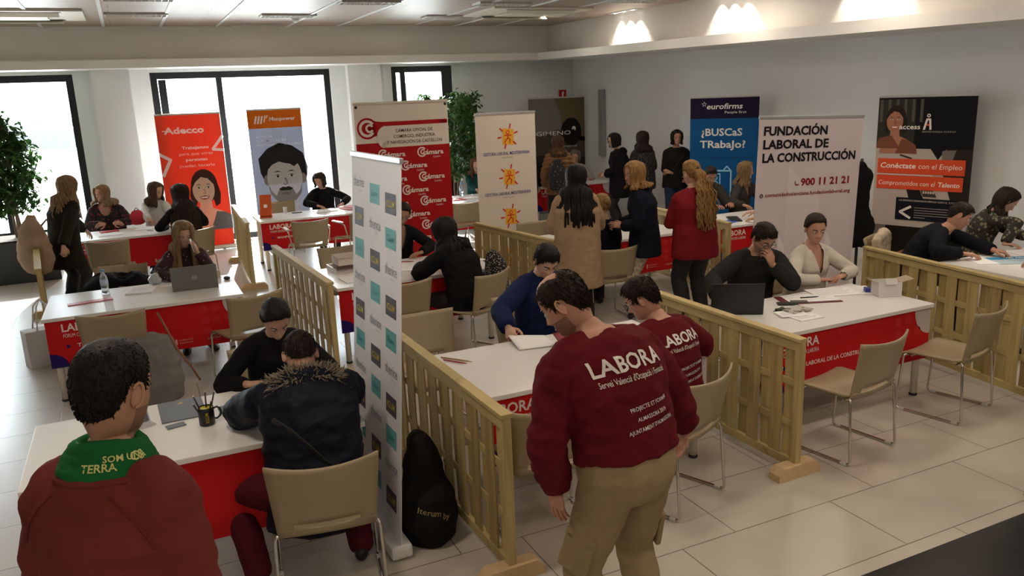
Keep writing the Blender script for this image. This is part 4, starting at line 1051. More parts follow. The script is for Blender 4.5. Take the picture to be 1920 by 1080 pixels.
        if neck == 'hood':
            back = RS @ V((0, -1, 0)); c = spine(.49)+back*.085*s+sd*.012
            tube(bm, [c+V((sx(.43)*-.125))+RS@V((0, .075, -.01)), c+V((sx(.43)*-.085)), c+back*.03-sd*.03, c+V((sx(.43)*.085)), c+V((sx(.43)*.125))+RS@V((0, .075, -.01))], [.030, .045, .060, .045, .030], 14, sd)
        me = remesh(bm, vox, 4)
        fnq = (lambda c: .006*math.sin(((c-P0).dot(sd))*2*math.pi/quilt)) if quilt else None
        wrinkle(me, wr, 8, seed+2, (1, 1, 1.5), fnq)
        iv = TN4.inverted()
        if neck in ('v', 'scoop', 'boat'):
            bm = NB(); bm.from_mesh(me); dele = []
            for f in bm.faces:
                q = (iv @ f.calc_center_median())/hs
                dz = q.z+.215  # 0 near the neck base
                if neck == 'v' and -.02 < q.y < .16 and -.17 < dz < .05 and abs(q.x) < .058*(1+dz/.17)+.004: dele.append(f)
                if neck == 'scoop' and -.02 < q.y < .16 and -.10 < dz < .05 and abs(q.x) < .085*math.sqrt(max(0, 1+dz/.10)): dele.append(f)
                if .002 < dz < .06 and math.hypot(q.x, q.y+.01) < .075: dele.append(f)
            bmesh.ops.delete(bm, geom=list(set(dele)), context='FACES'); bm.to_mesh(me); bm.free()
        to = add_mesh({'sweater': 'sweater', 'coat': 'coat', 'jacket': 'jacket', 'tight': 'shirt'}[topk], me, top, root)
        if cuff:
            for k, (sh, el, wr_, hd, nn, cu, sg) in arms.items():
                bm = NB(); d_ = (wr_-el).normalized(); tube(bm, [wr_-d_*.05, wr_-d_*.012], [.034*s*kA+e+.004]*2, 16, round_=False); obj('cuff', bm, cuff, root)
    else: to = None
    # ------------------------------------------------ trousers, shoes
    if not nope:
        bm = NB(); bt = bottom or DENIM
        b0 = trad(-.04); tube(bm, [P0+V((0, 0, .10*s)) if not sit else spine(.08), P0, P0+V((0, 0, -.06*s)), P0+V((0, 0, -.105*s))], [(trad(.1)[0]+.008, trad(.1)[1]+.008), (b0[0]+.010, b0[1]+.014), (b0[0]*.97, b0[1]*1.03), (b0[0]*.75, b0[1]*.85)], 22, round_=False)
        for k, (hip, kn, an, sg) in legs.items():
            a2 = an+V((0, 0, -.015))
            tube(bm, [hip, hip.lerp(kn, .4), kn, kn.lerp(an, .35), kn.lerp(an, .8), a2], [r*s*(.5+.5*fat)+.012 for r in (.094, .082, .060, .060, .052, .050)], 16)
        me = remesh(bm, max(vox, .011), 4); wrinkle(me, .005, 10, seed+5, (1, 1, 1.3)); add_mesh('trousers', me, bt, root)
        for k, (hip, kn, an, sg) in legs.items():
            bm = NB(); fd = V((sg*.18, 1, 0)).normalized(); a = V((an.x, an.y, 0))
            dz = an.z-.085
            Pp = lambda f, z: a+fd*f+V((0, 0, z+dz))
            tube(bm, [Pp(-.055, .042), Pp(-.03, .05), Pp(.03, .052), Pp(.09, .042), Pp(.14, .034), Pp(.175, .028)], [(.032, .038), (.037, .048), (.038, .050), (.042, .038), (.042, .030), (.030, .024)], 14, fd.cross(V((0, 0, 1))))
            for v in bm.verts: v.co.z = max(v.co.z, dz)
            obj('shoe', bm, shoes or SHOE, root, smooth=True)
    # ------------------------------------------------ hair
    hst, hc = hair[0], HAIR[hair[1]]
    TT = lambda p: T4 @ (p*hs)
    def hairline(a):
        A = abs(math.degrees(a))
        if hst in ('short', 'buzz', 'balding'):
            pr = ((0, .072), (35, .074), (52, .060), (66, .030), (78, -.010), (86, -.022), (92, .010), (104, .016), (116, -.025), (135, -.062), (180, -.075))
        elif hst in ('bun', 'lowbun', 'pony'): pr = ((0, .080), (30, .079), (52, .066), (68, .042), (82, .016), (94, .012), (104, .0), (120, -.045), (180, -.075))
        else:
            pr = ((0, .078), (30, .076), (52, .055), (70, .020), (84, -.030), (100, -.045), (120, -.065), (180, -.085))
        for (a0, v0), (a1, v1) in zip(pr, pr[1:]):
            if a0 <= A <= a1: return v0+(v1-v0)*(A-a0)/(a1-a0)
        return pr[-1][1]
    th_ = {'short': .011, 'buzz': .0055, 'balding': .007}.get(hst, .017)
    bm = NB(); rows = []; nA, nR = 56, 18
    for j in range(nR+1):
        row = []
        for k in range(nA):
            a = 2*math.pi*k/nA; a = a if a <= math.pi else a-2*math.pi; zl = hairline(a); t = j/nR
            z = .1176+(zl-.1176)*math.sin(t*math.pi/2)**1.15 if False else .1176-(.1176-zl)*(t**1.5)
            p = head_pt(a, z, 'x'); nn = V((p.x, p.y+.004, max(0, p.z)*1.0+.02)).normalized()
            edge = min(1, (1-t)*(2.6 if hst in ('short', 'buzz', 'balding') else 4.5)); h_ = th_*(.25+.75*edge)*(1+.28*noise.noise(V((p.x*40, p.y*40, p.z*26+seed)))) if t < .999 else -.002
            row.append(bm.verts.new(TT(p+nn*h_)))
        rows.append(row)
    tp = bm.verts.new(TT(V((0, -.004, .1185+th_))))
    T4i = T4.inverted()
    def bald(fv):
        if hst != 'balding': return False
        q = (T4i @ (sum((v.co for v in fv), V())/len(fv)))/hs; return q.z > .082 and q.y > -.052 and abs(q.x) < .052
    for k in range(nA):
        if hst != 'balding': bm.faces.new((tp, rows[0][(k+1) % nA], rows[0][k]))
    for A, B in zip(rows, rows[1:]):
        for k in range(nA):
            if not bald((A[k], A[(k+1) % nA], B[(k+1) % nA], B[k])): bm.faces.new((A[k], A[(k+1) % nA], B[(k+1) % nA], B[k]))
    for f in bm.faces: f.smooth = True
    down = V((0, 0, -1))
    ax0, ax1 = spine(0), spine(.50)
    def push(p, m_):
        d = ax1-ax0; t = (p-ax0).dot(d)/d.length_squared
        if t > 1.12 or t < -.3: return p
        tt = t*.5; c = ax0+d*t; r = trad(max(-.1, min(.46, tt))); rr = max(r[0]*.9, .1) ; q = p-c
        ang = abs(q.y)/(q.length+1e-6); lim = (max(r[1], trad(.30)[1]*.95)*ang+r[0]*(1-ang))+.030+puff*1.1+m_
        if tt > .40: lim = max(lim*.9, .075)
        if q.length < lim: p = c+q.normalized()*lim
        return p
    def locks(n, a0, a1, ln, r0, wav=.0, frontpart=0, jitter=.012, tip=.35, zstart=.10, gather=None):
        for i in range(n):
            sgn = 1 if i % 2 else -1; A = R_(a0+(a1-a0)*(((i//2)+rnd.random()*.7)/(n/2)))*sgn
            pts = []; rad = []; ph = rnd.random()*6.28
            for z in (zstart, .075, .045, .010, -.03, -.065):
                p = head_pt(A*(1 if z < .08 else .9), z, 'x'); o = V((p.x, p.y, 0)); o = o.normalized() if o.length > 1e-5 else V((0, -1, 0))
                pts.append(TT(p+o*(th_*.8+rnd.random()*.006))); rad.append(r0*(.7 if z > .09 else 1))
            if gather is not None: pass
            q = pts[-1].copy(); o = RH @ V((math.sin(A), math.cos(A), 0)); o.z = 0
            n2 = max(3, int(ln/.045)); L_ = ln*(.88+.2*rnd.random())
            for k in range(1, n2+1):
                t = k/n2
                q2 = q + down*L_/n2*1.0 + o*.004*(1-t) + V((math.sin(ph+k*2.1)*wav, math.cos(ph*1.3+k*1.9)*wav, 0)) + V((rnd.uniform(-1, 1), rnd.uniform(-1, 1), 0))*jitter*.35
                q2 = push(q2, rnd.random()*.010); pts.append(q2); q = q2; rad.append(r0*(1-(1-tip)*t))
            tube(bm, pts, rad, 6, V((1, 0, 0)))
    if hst in ('short', 'buzz', 'balding'):
        for i in range(1500 if vox < .0095 else 350):
            a = rnd.uniform(-math.pi, math.pi); zl = hairline(a); z = .117-(.117-zl)*rnd.random()**.8*.97; p = head_pt(a, z, 'x')
            if hst == 'balding' and z > .078 and p.y > -.055 and abs(p.x) < .055: continue
            n_ = V((p.x, p.y+.004, max(0, p.z)+.02)).normalized(); fl = V((p.x*.6, (.5 if p.y > .02 else -.35), -.9 if p.y < .03 else -.05)); fl = (fl-n_*fl.dot(n_)).normalized()+V((rnd.uniform(-.4, .4), rnd.uniform(-.3, .3), rnd.uniform(-.3, .3)))
            L_ = {'buzz': .007, 'balding': .016}.get(hst, .020)*(.6+.7*rnd.random()); q0 = p+n_*th_*.3; fl = fl*1.0-n_*fl.dot(n_)
            tube(bm, [TT(q0), TT(q0+fl*L_*.5+n_*th_*.55), TT(q0+fl*L_+n_*th_*.35)], [.0022, .0019, .0006], 3, round_=False)
    if hst in ('bun', 'lowbun', 'pony'):
        gp = {'bun': V((0, -.100, .035)), 'lowbun': V((0, -.092, -.045)), 'pony': V((0, -.098, .033))}[hst]
        for i in range(190):
            a = rnd.uniform(-1, 1)*math.pi; p0 = head_pt(a, hairline(a)+rnd.random()*.012, 'x'); pts = []; m_ = V((p0.x*.35, -.02, .116)) if abs(a) < 1.2 else (p0+gp)/2
            for k in range(8):
                t = k/7; q = p0*(1-t)**2+m_*2*t*(1-t)+gp*t*t; aa = math.atan2(q.x, q.y); zz = max(-.095, min(.1165, q.z+.02*math.sin(t*math.pi)*0)); s_ = head_pt(aa, zz, 'x'); o_ = V((s_.x, s_.y, max(0, zz)*.9+.015)).normalized()
                pts.append(TT(s_+o_*th_*(.35+.65*min(1, t*3))))
            tube(bm, pts, [.0030, .0036, .0038, .0038, .0038, .0036, .0036, .003], 4, round_=False)
    if hst == 'long': locks(130, hair[2] if len(hair) > 2 and hair[2] else 62, 178, hairlen, .0205, tip=.62)
    elif hst == 'wavy': locks(70, hair[2] if len(hair) > 2 and hair[2] else 58, 178, hairlen, .0155, .010)
    elif hst == 'bob': locks(64, hair[2] if len(hair) > 2 and hair[2] else 58, 178, hairlen, .0165, .003, tip=.75)
    elif hst == 'bun':
        c = V((0, -.115, .035)); ball(bm, TT(c), (.036*hs, .034*hs, .036*hs), 14, 10)
        for k in range(5): wire(bm, [TT(c+V((.030*math.cos(t+k), -.012+.012*k/3, .030*math.sin(t+k)))) for t in [i*.6 for i in range(11)]], .010, 6)
    elif hst == 'lowbun':
        ball(bm, TT(V((0, -.100, -.045))), (.034, .028, .032), 14, 10)
    elif hst == 'pony':
        base = TT(V((0, -.112, .03)))
        for i in range(110):
            ph = rnd.random()*6.28; q = base.copy(); pts = [TT(V((.02*math.cos(ph), -.085, .035+.02*math.sin(ph)))), q.copy()]; rad = [.012, .011]; o = RH @ V((.55*math.cos(ph), -.75-.3*rnd.random(), .1)); n2 = int(hairlen/.035); L_ = hairlen*(.75+.3*rnd.random())
            for k in range(1, n2+1):
                t = k/n2; q2 = q+down*L_/n2+o*(.022*(1-t) if k > 1 else .03)*math.sin(ph*5+1.3)**2+V((math.sin(ph+k*1.5), math.cos(ph*1.7+k*1.6), 0))*.015
                q = push(q2, .004+rnd.random()*.02); pts.append(q); rad.append(.0125*(1-.6*t))
            tube(bm, pts, rad, 6)
        tube(bm, [TT(V((0, -.098, .033))), TT(V((0, -.112, .031)))], [.022, .022], 12, mi=1)
    ho = obj('hair', bm, [hc, BLACKP], root)
    # ------------------------------------------------ face details
    if face:
        for sg in (-1, 1):
            c = V((sg*.031, .0745, -.004)); bm = NB(); ball(bm, TT(c), .0118*hs, 14, 10)
            g = V((gaze*.25, 1, -.28)).normalized(); ic = c+g*.0072; bm2 = NB()
            ball(bm, TT(ic), .0062*hs, 12, 8, 1)
            # lids
            wire(bm, [TT(c+V((x_*.0145, .0098-.004*x_*x_, .0035*(1-x_*x_)+.0012))) for x_ in (-1, -.6, -.2, .2, .6, 1)], .0019*hs, 6, 2)
            obj('eye', bm, [EYEW, EYED, mat('lash', (.02, .013, .01), .6)], root, smooth=True)
            bm = NB(); pts = []
            for k in range(7):
                t = k/6; xx = sg*(.014+.034*t); zz = .0185+.006*math.sin(t*2.4)-.003*t; w_, f_, b_ = hp_at(zz); a_ = math.asin(max(-1, min(1, (xx/w_)))); p_ = head_pt(a_, zz, 'x'); pts.append(TT(V((p_.x, p_.y+.0012, p_.z))))
            tube(bm, pts, [(.0022*hs, .0034*hs)]*7 if not fem else [(.0016*hs, .0024*hs)]*7, 6, V((0, 1, 0))); obj('eyebrow', bm, hc if hair[1] not in ('blond', 'gold') else HAIR['dblond'], root)
    if glasses:
        bm = NB()
        for sg in (-1, 1):
            wire(bm, [TT(V((sg*.032+.024*math.copysign(abs(math.cos(t))**.6, math.cos(t)), .104-.25*max(0, sg*.0)-.006*abs(math.cos(t)) if True else 0, -.006+.017*math.copysign(abs(math.sin(t))**.6, math.sin(t))))) for t in [i*2*math.pi/16 for i in range(17)]], .0018*hs, 6)
            wire(bm, [TT(V((sg*.056, .098, .0))), TT(V((sg*.074, .05, .001))), TT(V((sg*.079, .0, .001))), TT(V((sg*.078, -.018, -.012)))], .0018*hs, 6)
        wire(bm, [TT(V((-.009, .105, -.002))), TT(V((0, .108, .001))), TT(V((.009, .105, -.002)))], .0018*hs, 6)
        obj('glasses', bm, BLACKP, root)
    info = dict(root=root, T4=T4, hs=hs, Nb=Nb, sd=sd, RS=RS, arms=arms, spine=spine, trad=trad, sx=sx, top=to, legs=legs, TT=TT, s=s, nr=nr, body=body, P0=P0, loc=loc)
    return info
def conform_text(info, lines, c, right, up, out, m, name='lettering', off=.004, rot=0):
    """project lines of text onto the garment: c, right, up, out are in the person's own space"""
    me = info['top'].data; bvh = BVHTree.FromPolygons([v.co for v in me.vertices], [p.vertices for p in me.polygons])
    bm = NB(); right = V(right).normalized(); out = V(out).normalized(); up = V(up).normalized()
    for (t, u, v, h, bold, w, rr) in lines:
        vs, fs, tw = text_geo(t, bold); k = h/.73; kx = (w/tw) if w else k
        tb = NB(); bv = []
        for (x, y) in vs:
            X, Y = x*kx-tw*kx/2, y*k; a = R_(rr); bv.append(tb.verts.new((u+X*math.cos(a)-Y*math.sin(a), v+X*math.sin(a)+Y*math.cos(a), 0)))
        for f in fs:
            try: tb.faces.new([bv[i] for i in f])
            except ValueError: pass
        bmesh.ops.triangulate(tb, faces=tb.faces); 
        for _ in range(2 if h > .04 else 1):
            long_e = [e for e in tb.edges if e.calc_length() > .014]
            if long_e: bmesh.ops.subdivide_edges(tb, edges=long_e, cuts=1); bmesh.ops.triangulate(tb, faces=tb.faces)
        mp = {}
        for vtx in tb.verts:
            p = V(c)+right*vtx.co.x+up*vtx.co.y; o = p+out*.5; hit = bvh.ray_cast(o, -out)
            q = hit[0]+out*off if hit[0] is not None else p
            mp[vtx] = bm.verts.new(q)
        for f in tb.faces: bm.faces.new([mp[v_] for v_ in f.verts])
        tb.free()
    return obj(name, bm, m, info['root'])
# ---------------------------------------------------------------- the people
DN = (0, 0, -1)
C_MAROON = cloth('maroon jersey', (.112, .007, .013), sc=420, bump=.35)
C_BROWNRED = cloth('rust jersey', (.17, .032, .028), sc=420, bump=.4)
C_BLACK = cloth('black', (.009, .009, .010)); C_BLACK2 = cloth('soft black', (.014, .013, .013)); C_NAVY = cloth('navy', (.008, .010, .020)); C_NAVY2 = cloth('navy shell', (.007, .009, .018), rough=.6, bump=.8, sc=60)
C_BLUE = cloth('royal navy jersey', (.012, .020, .075)); C_WHITE = cloth('cream knit', (.62, .57, .50), bump=.8, sc=160); C_OFF = cloth('off white', (.62, .60, .57))
C_OLIVE = cloth('olive brown wool', (.020, .017, .011)); C_BEIGE = cloth('camel wool', (.36, .245, .15)); C_RED = cloth('red knit', (.20, .012, .018)); C_TAN = cloth('tan quilted shell', (.17, .085, .035), rough=.55)
C_KHAKI = cloth('khaki cotton', (.30, .225, .125), bump=.4, sc=300); C_BURG = cloth('burgundy cotton', (.085, .010, .018)); C_GREY = cloth('charcoal wool', (.022, .022, .021)); C_SUIT = cloth('dark suit', (.009, .010, .015)); C_TEAL = cloth('teal knit', (.008, .055, .055)); C_JEANS = cloth('blue denim', (.02, .035, .075)); C_CREAMT = cloth('cream patterned trousers', (.42, .36, .27), var=.6, vs=30); C_PURPLE = cloth('lilac jersey', (.12, .085, .16)); C_GREYJ = cloth('grey jacket', (.055, .05, .045)); C_LGREY = cloth('pale grey jersey', (.34, .33, .33))
def dotted(name, base, dots, scale, thr):
    m = bpy.data.materials.new(name); m.use_nodes = True; nt = m.node_tree; N = nt.nodes; L_ = nt.links; b = N['Principled BSDF']; b.inputs['Roughness'].default_value = .8
    tc = N.new('ShaderNodeTexCoord'); v = N.new('ShaderNodeTexVoronoi'); v.inputs['Scale'].default_value = scale; L_.new(tc.outputs['Object'], v.inputs['Vector'])
    r = N.new('ShaderNodeValToRGB'); r.color_ramp.interpolation = 'CONSTANT'; r.color_ramp.elements[0].color = (*dots, 1); r.color_ramp.elements[1].position = thr; r.color_ramp.elements[1].color = (*base, 1)
    L_.new(v.outputs['Distance'], r.inputs[0]); L_.new(r.outputs[0], b.inputs['Base Color']); return m
C_DOT = dotted('dotted burgundy blouse', (.035, .008, .014), (.6, .5, .48), 26, .16)
C_LEO = dotted('black and white spotted cloth', (.012, .011, .011), (.50, .46, .42), 60, .34)
C_FLORAL = dotted('black blouse with red print', (.010, .009, .010), (.30, .015, .03), 22, .30)
C_NORDIC = dotted('dark knit with pale flecks', (.016, .015, .018), (.42, .40, .38), 48, .20)
C_CAMO = dotted('dark olive patterned blouse', (.022, .020, .013), (.22, .19, .12), 24, .36)
PRINTW = mat('white screen print', (.72, .68, .64), .7)

# front row, standing
pf = person('person in a rust brown sweatshirt and green neck scarf, seen from behind at lower left', -.175, 2.06, -34, 'm', swf=.74, H=1.86, lean=3, hunch=7, head=(-4, 10, 0), fat=.88, skin='tan', top=C_BROWNRED, hair=('buzz', 'black'), vox=.008, seed=3,
       L=dict(p=(-.33, 2.26, .88), hint=(-1, -.4, -.3)), R=dict(p=(.0, 2.00, .88), hint=(1, -.4, -.3)), bottom=C_JEANS, face=True, beard=True, wr=.011, hem=-.16)
pm = person('standing person in a maroon printed sweatshirt and khaki cargo trousers, seen from behind', 1.61, 2.47, 9, 'm', H=1.78, lean=13, hunch=15, side=-7, head=(32, 36, 0), fat=1.20, skin='ruddy', top=C_MAROON, hair=('balding', 'dark'), vox=.008, seed=5, hem=-.035,
       L=dict(p=(1.37, 2.62, .86), hint=(-1, -.5, .1), d=(.04, .05, -1), n=(.9, .3, 0), curl=22), R=dict(p=(2.10, 2.72, .90), hint=(1, -.4, .1), d=(-.05, .1, -1), n=(-.9, .2, 0), curl=22), bottom=C_KHAKI, feet={'L': (-.16, -.02), 'R': (.17, .0)}, wr=.012, beard=True)
ps = person('seated person in a maroon printed sweatshirt and glasses, behind the standing one', 2.76, 3.70, 14, 'm', H=1.74, sit=True, lean=16, hunch=12, head=(30, 32, 0), fat=1.10, skin='ruddy', top=C_MAROON, hair=('short', 'dark'), vox=.0085, seed=6,
       L=dict(p=(2.52, 4.12, .80), hint=(-1, -.5, -.5), n=DN), R=dict(p=(2.98, 4.10, .80), hint=(1, -.5, -.5), n=DN), glasses=True, bottom=C_NAVY)
pb = person('person in a blue jacket seated facing the viewer, pen in hand over a sheet', 2.70, 5.40, 180, 'm', H=1.72, sit=True, lean=9, hunch=8, head=(-2, 36, 0), skin='fair', top=C_BLUE, neck='collar', hair=('short', 'black'), vox=.0085, seed=8,
       R=dict(p=(2.24, 4.93, .800), hint=(1, -.4, -.2), d=(-.25, -.9, -.25), n=(.5, -.1, -.8), curl=62), L=dict(p=(2.66, 4.84, .79), hint=(-.9, -.3, -.5), d=(-.5, -.8, 0), n=(-.2, .3, -.9), curl=55))
pt = person('dark haired woman in black bent over the desk with the mug', .66, 5.10, 180, 'f', H=1.66, sit=True, lean=17, hunch=12, head=(6, 40, 3), skin='fair', top=C_BLACK, hair=('lowbun', 'black'), vox=.009, seed=9, neck='crew', sleeve=.92,
       R=dict(p=(.46, 4.77, .785), hint=(.8, -.2, -.7), d=(.9, -.25, 0), n=DN), L=dict(p=(.84, 4.72, .785), hint=(-.8, -.2, -.7), d=(-.7, -.5, 0), n=DN))
pp = person('person in a padded navy coat with fur collar, seated back to the viewer', .63, 3.76, -6, 'm', H=1.78, sit=True, lean=24, hunch=26, head=(0, 48, 0), fat=1.12, skin='ruddy', top=C_NAVY2, topk='coat', puff=.022, hem=-.17, skirt=.02, hair=('balding', 'dark'), bottom=C_BURG, vox=.0085, seed=12, wr=.011, neck='hood',
       L=dict(p=(.52, 4.42, .80), hint=(-1, 0, -.35), n=DN), R=dict(p=(.74, 4.40, .80), hint=(1, 0, -.35), n=DN), knees={'L': (-.8, .8, 0), 'R': (.2, 1, .2)}, feet={'L': (-.33, .10), 'R': (.20, .16)})
pg = person('person with glasses and hand on chin at the black laptop', 4.64, 5.20, 160, 'm', H=1.71, sit=True, lean=10, hunch=14, head=(14, 33, 0), skin='tan', top=C_GREY, hair=('short', 'dark'), glasses=True, vox=.0085, seed=14, neck='crew', fat=1.05, beard=True,
       R=dict(p=(4.04, 4.90, .79), hint=(1, .2, -.3), d=(-.6, -.75, 0), n=DN), L=dict(p=(4.58, 4.88, .98), hint=(-.6, .8, -.9), d=(-.32, .10, .9), n=(-.2, .8, .35), curl=70))
pw = person('woman in a white sweater with folded arms and a wrist watch', 5.22, 5.16, 180, 'f', H=1.64, sit=True, lean=8, hunch=6, head=(-24, 14, 0), skin='ruddy', fat=1.2, top=C_WHITE, neck='v', hair=('lowbun', 'dark'), vox=.0085, seed=15, gaze=-1.2, wr=.004,
       R=dict(p=(5.10, 4.86, .785), hint=(1, .1, -.4), d=(1, -.18, 0), n=DN, curl=20), L=dict(p=(5.32, 4.83, .80), hint=(-1, .1, -.4), d=(-1, -.12, -.1), n=DN, curl=20))
# silver laptop desk and the window desks
pl = person('woman in a dotted burgundy blouse holding a phone to her ear at the silver laptop', .37, 8.80, 182, 'f', H=1.58, sit=True, lean=8, hunch=6, head=(6, 22, 0), skin='fair', top=C_DOT, hair=('long', 'dblond', 52), hairlen=.34, vox=.010, seed=17,
       L=dict(p=(.485, 8.53, .98), hint=(-.5, .8, -1), d=(-.22, .10, .95), n=(-.7, .2, .2), curl=30), R=dict(p=(.22, 8.32, .79), hint=(1, .2, -.4), d=(.8, -.3, 0), n=DN))
pa = person('standing blond woman in a dark olive coat with a beige rucksack', -.84, 10.86, -48, 'f', H=1.66, lean=9, hunch=8, head=(-14, 14, 0), skin='fair', top=C_OLIVE, topk='coat', puff=.012, hem=-.32, skirt=.03, hair=('wavy', 'dblond', 50), hairlen=.32, vox=.011, seed=18,
       L=dict(p=(-.56, 11.48, .82), hint=(-1, .2, -.2), n=DN), R=dict(p=(-.90, 10.40, .69), hint=(.7, -.8, -.4), d=(0, -.2, -1), curl=70))
person('woman with a blond bob and red printed blouse, hands clasped on the desk', -.42, 13.30, 178, 'f', H=1.72, sit=True, lean=8, hunch=6, head=(-38, 6, 0), skin='ruddy', fat=1.42, top=C_FLORAL, neck='scoop', hair=('bob', 'dblond', 54), hairlen=.10, vox=.011, seed=19,
       L=dict(p=(-.33, 12.88, .81), hint=(-1, .1, -.5), d=(.6, -.7, .1), n=(.7, 0, -.4), curl=50), R=dict(p=(-.46, 12.88, .81), hint=(1, .1, -.5), d=(-.6, -.7, .1), n=(-.7, 0, -.4), curl=50))
person('woman in a white top beside the red bag, half hidden by long dark hair', .25, 13.40, 176, 'f', H=1.66, sit=True, lean=8, hunch=8, head=(50, 16, 0), skin='ruddy', top=C_OFF, hair=('long', 'brown', 60), hairlen=.16, vox=.011, seed=20, L=dict(p=(.42, 12.74, .79), hint=(-1, .1, -.4), n=DN), R=dict(p=(.14, 12.70, .79), hint=(1, .1, -.4), n=DN))
person('woman with long dark hair, back to the viewer, before the red banner', .58, 11.68, 16, 'f', H=1.74, sit=True, seat=.50, lean=6, hunch=2, head=(26, 6, 0), skin='fair', top=C_BLACK2, hair=('long', 'dark', 60), hairlen=.46, vox=.011, seed=21, L=dict(p=(.34, 12.05, .80), hint=(-1, -.3, -.4), n=DN), R=dict(p=(.62, 12.10, .80), hint=(1, -.3, -.4), n=DN))
person('person with short hair in black writing at the desk by the window', 2.78, 13.32, 176, 'f', H=1.66, sit=True, lean=10, hunch=12, head=(-32, 30, 0), skin='ruddy', top=C_BLACK, hair=('bob', 'dark', 60), hairlen=.03, vox=.012, seed=22, fat=1.1, L=dict(p=(3.00, 12.88, .79), hint=(-1, .1, -.3), n=DN), R=dict(p=(2.60, 12.86, .79), hint=(1, .1, -.3), n=DN))
# middle desk
person('woman in a black jacket leaning her cheek on her hand, half behind the white banner', 2.56, 8.55, 182, 'f', H=1.68, sit=True, lean=14, hunch=8, head=(-12, 22, -14), skin='tan', top=C_BLACK, topk='jacket', neck='v', hair=('lowbun', 'dark'), vox=.010, seed=23,
       R=dict(p=(2.47, 8.18, 1.02), hint=(.6, .7, -1), d=(.06, .06, 1), n=(.7, .4, 0), curl=45), L=dict(p=(2.68, 8.08, .79), hint=(-1, .1, -.3), d=(-.8, -.3, 0), n=DN))
phd = person('person in a black hooded coat, back to the viewer, at the middle desk', 2.72, 6.92, 27, 'f', H=1.68, sit=True, lean=16, hunch=16, head=(8, 26, 0), skin='fair', top=C_BLACK, topk='coat', puff=.018, hem=-.12, skirt=.015, neck='hood', hair=('long', 'black', 55), hairlen=.20, vox=.010, seed=24, wr=.009, fat=1.05,
       L=dict(p=(2.42, 7.30, .80), hint=(-1, -.2, -.3), n=DN), R=dict(p=(2.66, 7.42, .80), hint=(1, -.2, -.3), n=DN))
# the standing group
person('standing woman with long black hair in a camel coat', 4.00, 7.02, -16, 'f', H=1.68, lean=4, hunch=6, head=(-22, 14, 0), skin='fair', top=C_BEIGE, topk='coat', puff=.018, hem=-.46, skirt=.04, hair=('long', 'black', 56), hairlen=.42, vox=.010, seed=26, neck='collar', fat=1.05,
       L=dict(p=(3.98, 7.34, 1.04), hint=(-.6, -.4, -.8)), R=dict(p=(4.22, 7.30, 1.08), hint=(.7, -.5, -.7), d=(-.6, .7, .1)))
person('standing woman with a golden bob in a navy jacket and cream trousers', 4.84, 7.06, 58, 'f', H=1.66, fat=1.12, lean=5, hunch=8, head=(22, 10, 0), skin='ruddy', top=C_NAVY, topk='jacket', puff=.010, hem=-.22, skirt=.015, bottom=C_CREAMT, hair=('bob', 'gold', 54), hairlen=.085, vox=.010, seed=27, neck='crew',
       L=dict(p=(4.60, 7.12, 1.00), hint=(-.8, -.5, -.5), d=(-.7, .5, .2)), R=dict(p=(4.68, 7.30, 1.00), hint=(.6, -.6, -.7)))
person('standing woman with a long curly blond ponytail in a red sweater', 5.13, 6.58, -6, 'f', H=1.66, lean=4, hunch=4, head=(6, 8, 0), skin='fair', fat=1.36, top=C_RED, hem=-.20, hair=('pony', 'gold'), hairlen=.60, vox=.010, seed=28, neck='turtle',
       L=dict(p=(5.08, 6.92, 1.02), hint=(-.6, -.4, -.8)), R=dict(p=(5.34, 6.90, 1.02), hint=(.6, -.4, -.8)))
person('person with a blond bun in navy, seated between the camel coat and the navy jacket', 4.60, 7.42, 0, 'f', H=1.60, sit=True, lean=6, hunch=6, head=(0, 12, 0), skin='fair', top=C_NAVY, hair=('bun', 'blond'), vox=.012, seed=29, face=False, L=dict(p=(4.45, 7.82, .79), n=DN), R=dict(p=(4.75, 7.82, .79), n=DN))
person('dark haired person facing the blond bun across the desk', 4.90, 8.82, 180, 'f', H=1.66, sit=True, lean=8, hunch=8, head=(0, 20, 0), skin='fair', top=C_BLACK2, hair=('long', 'dark', 58), hairlen=.2, vox=.012, seed=30, L=dict(p=(5.05, 8.38, .79), n=DN), R=dict(p=(4.75, 8.38, .79), n=DN))
# far group by the wall
person('woman with brown hair in a tan quilted hooded jacket and dark rucksack', 6.58, 12.15, -14, 'f', H=1.68, lean=5, hunch=6, head=(-24, 10, 0), skin='fair', top=C_TAN, topk='coat', puff=.022, hem=-.20, quilt=.075, neck='hood', hair=('long', 'brown', 58), hairlen=.18, vox=.012, seed=31)
person('person with dark long hair half hidden by the tan quilted jacket', 6.12, 12.45, -20, 'f', H=1.66, lean=2, head=(-20, 6, 0), skin='fair', top=C_BLACK2, topk='jacket', hair=('long', 'brown', 58), hairlen=.30, vox=.013, seed=32, face=False)
person('seated grey haired person with glasses in the far corner', 7.80, 13.75, 168, 'f', H=1.66, sit=True, lean=8, hunch=8, head=(-26, 18, 0), skin='ruddy', top=C_LGREY, hair=('bob', 'grey', 62), hairlen=.02, vox=.013, seed=33, glasses=True, L=dict(p=(7.9, 13.3, .79), n=DN), R=dict(p=(7.6, 13.25, .79), n=DN))
person('standing woman with a black bob and glasses in a black coat with pale collar', 7.55, 11.75, 52, 'f', H=1.68, lean=4, hunch=6, head=(26, 12, 0), skin='fair', top=C_BLACK, topk='coat', puff=.015, hem=-.30, hair=('bob', 'black', 54), hairlen=.03, vox=.012, seed=34, glasses=True, neck='hood', fat=1.2,
       L=dict(p=(7.32, 11.86, 1.0), hint=(-.4, -.5, -.8)), R=dict(p=(7.42, 12.03, 1.0), hint=(.4, -.5, -.8)))
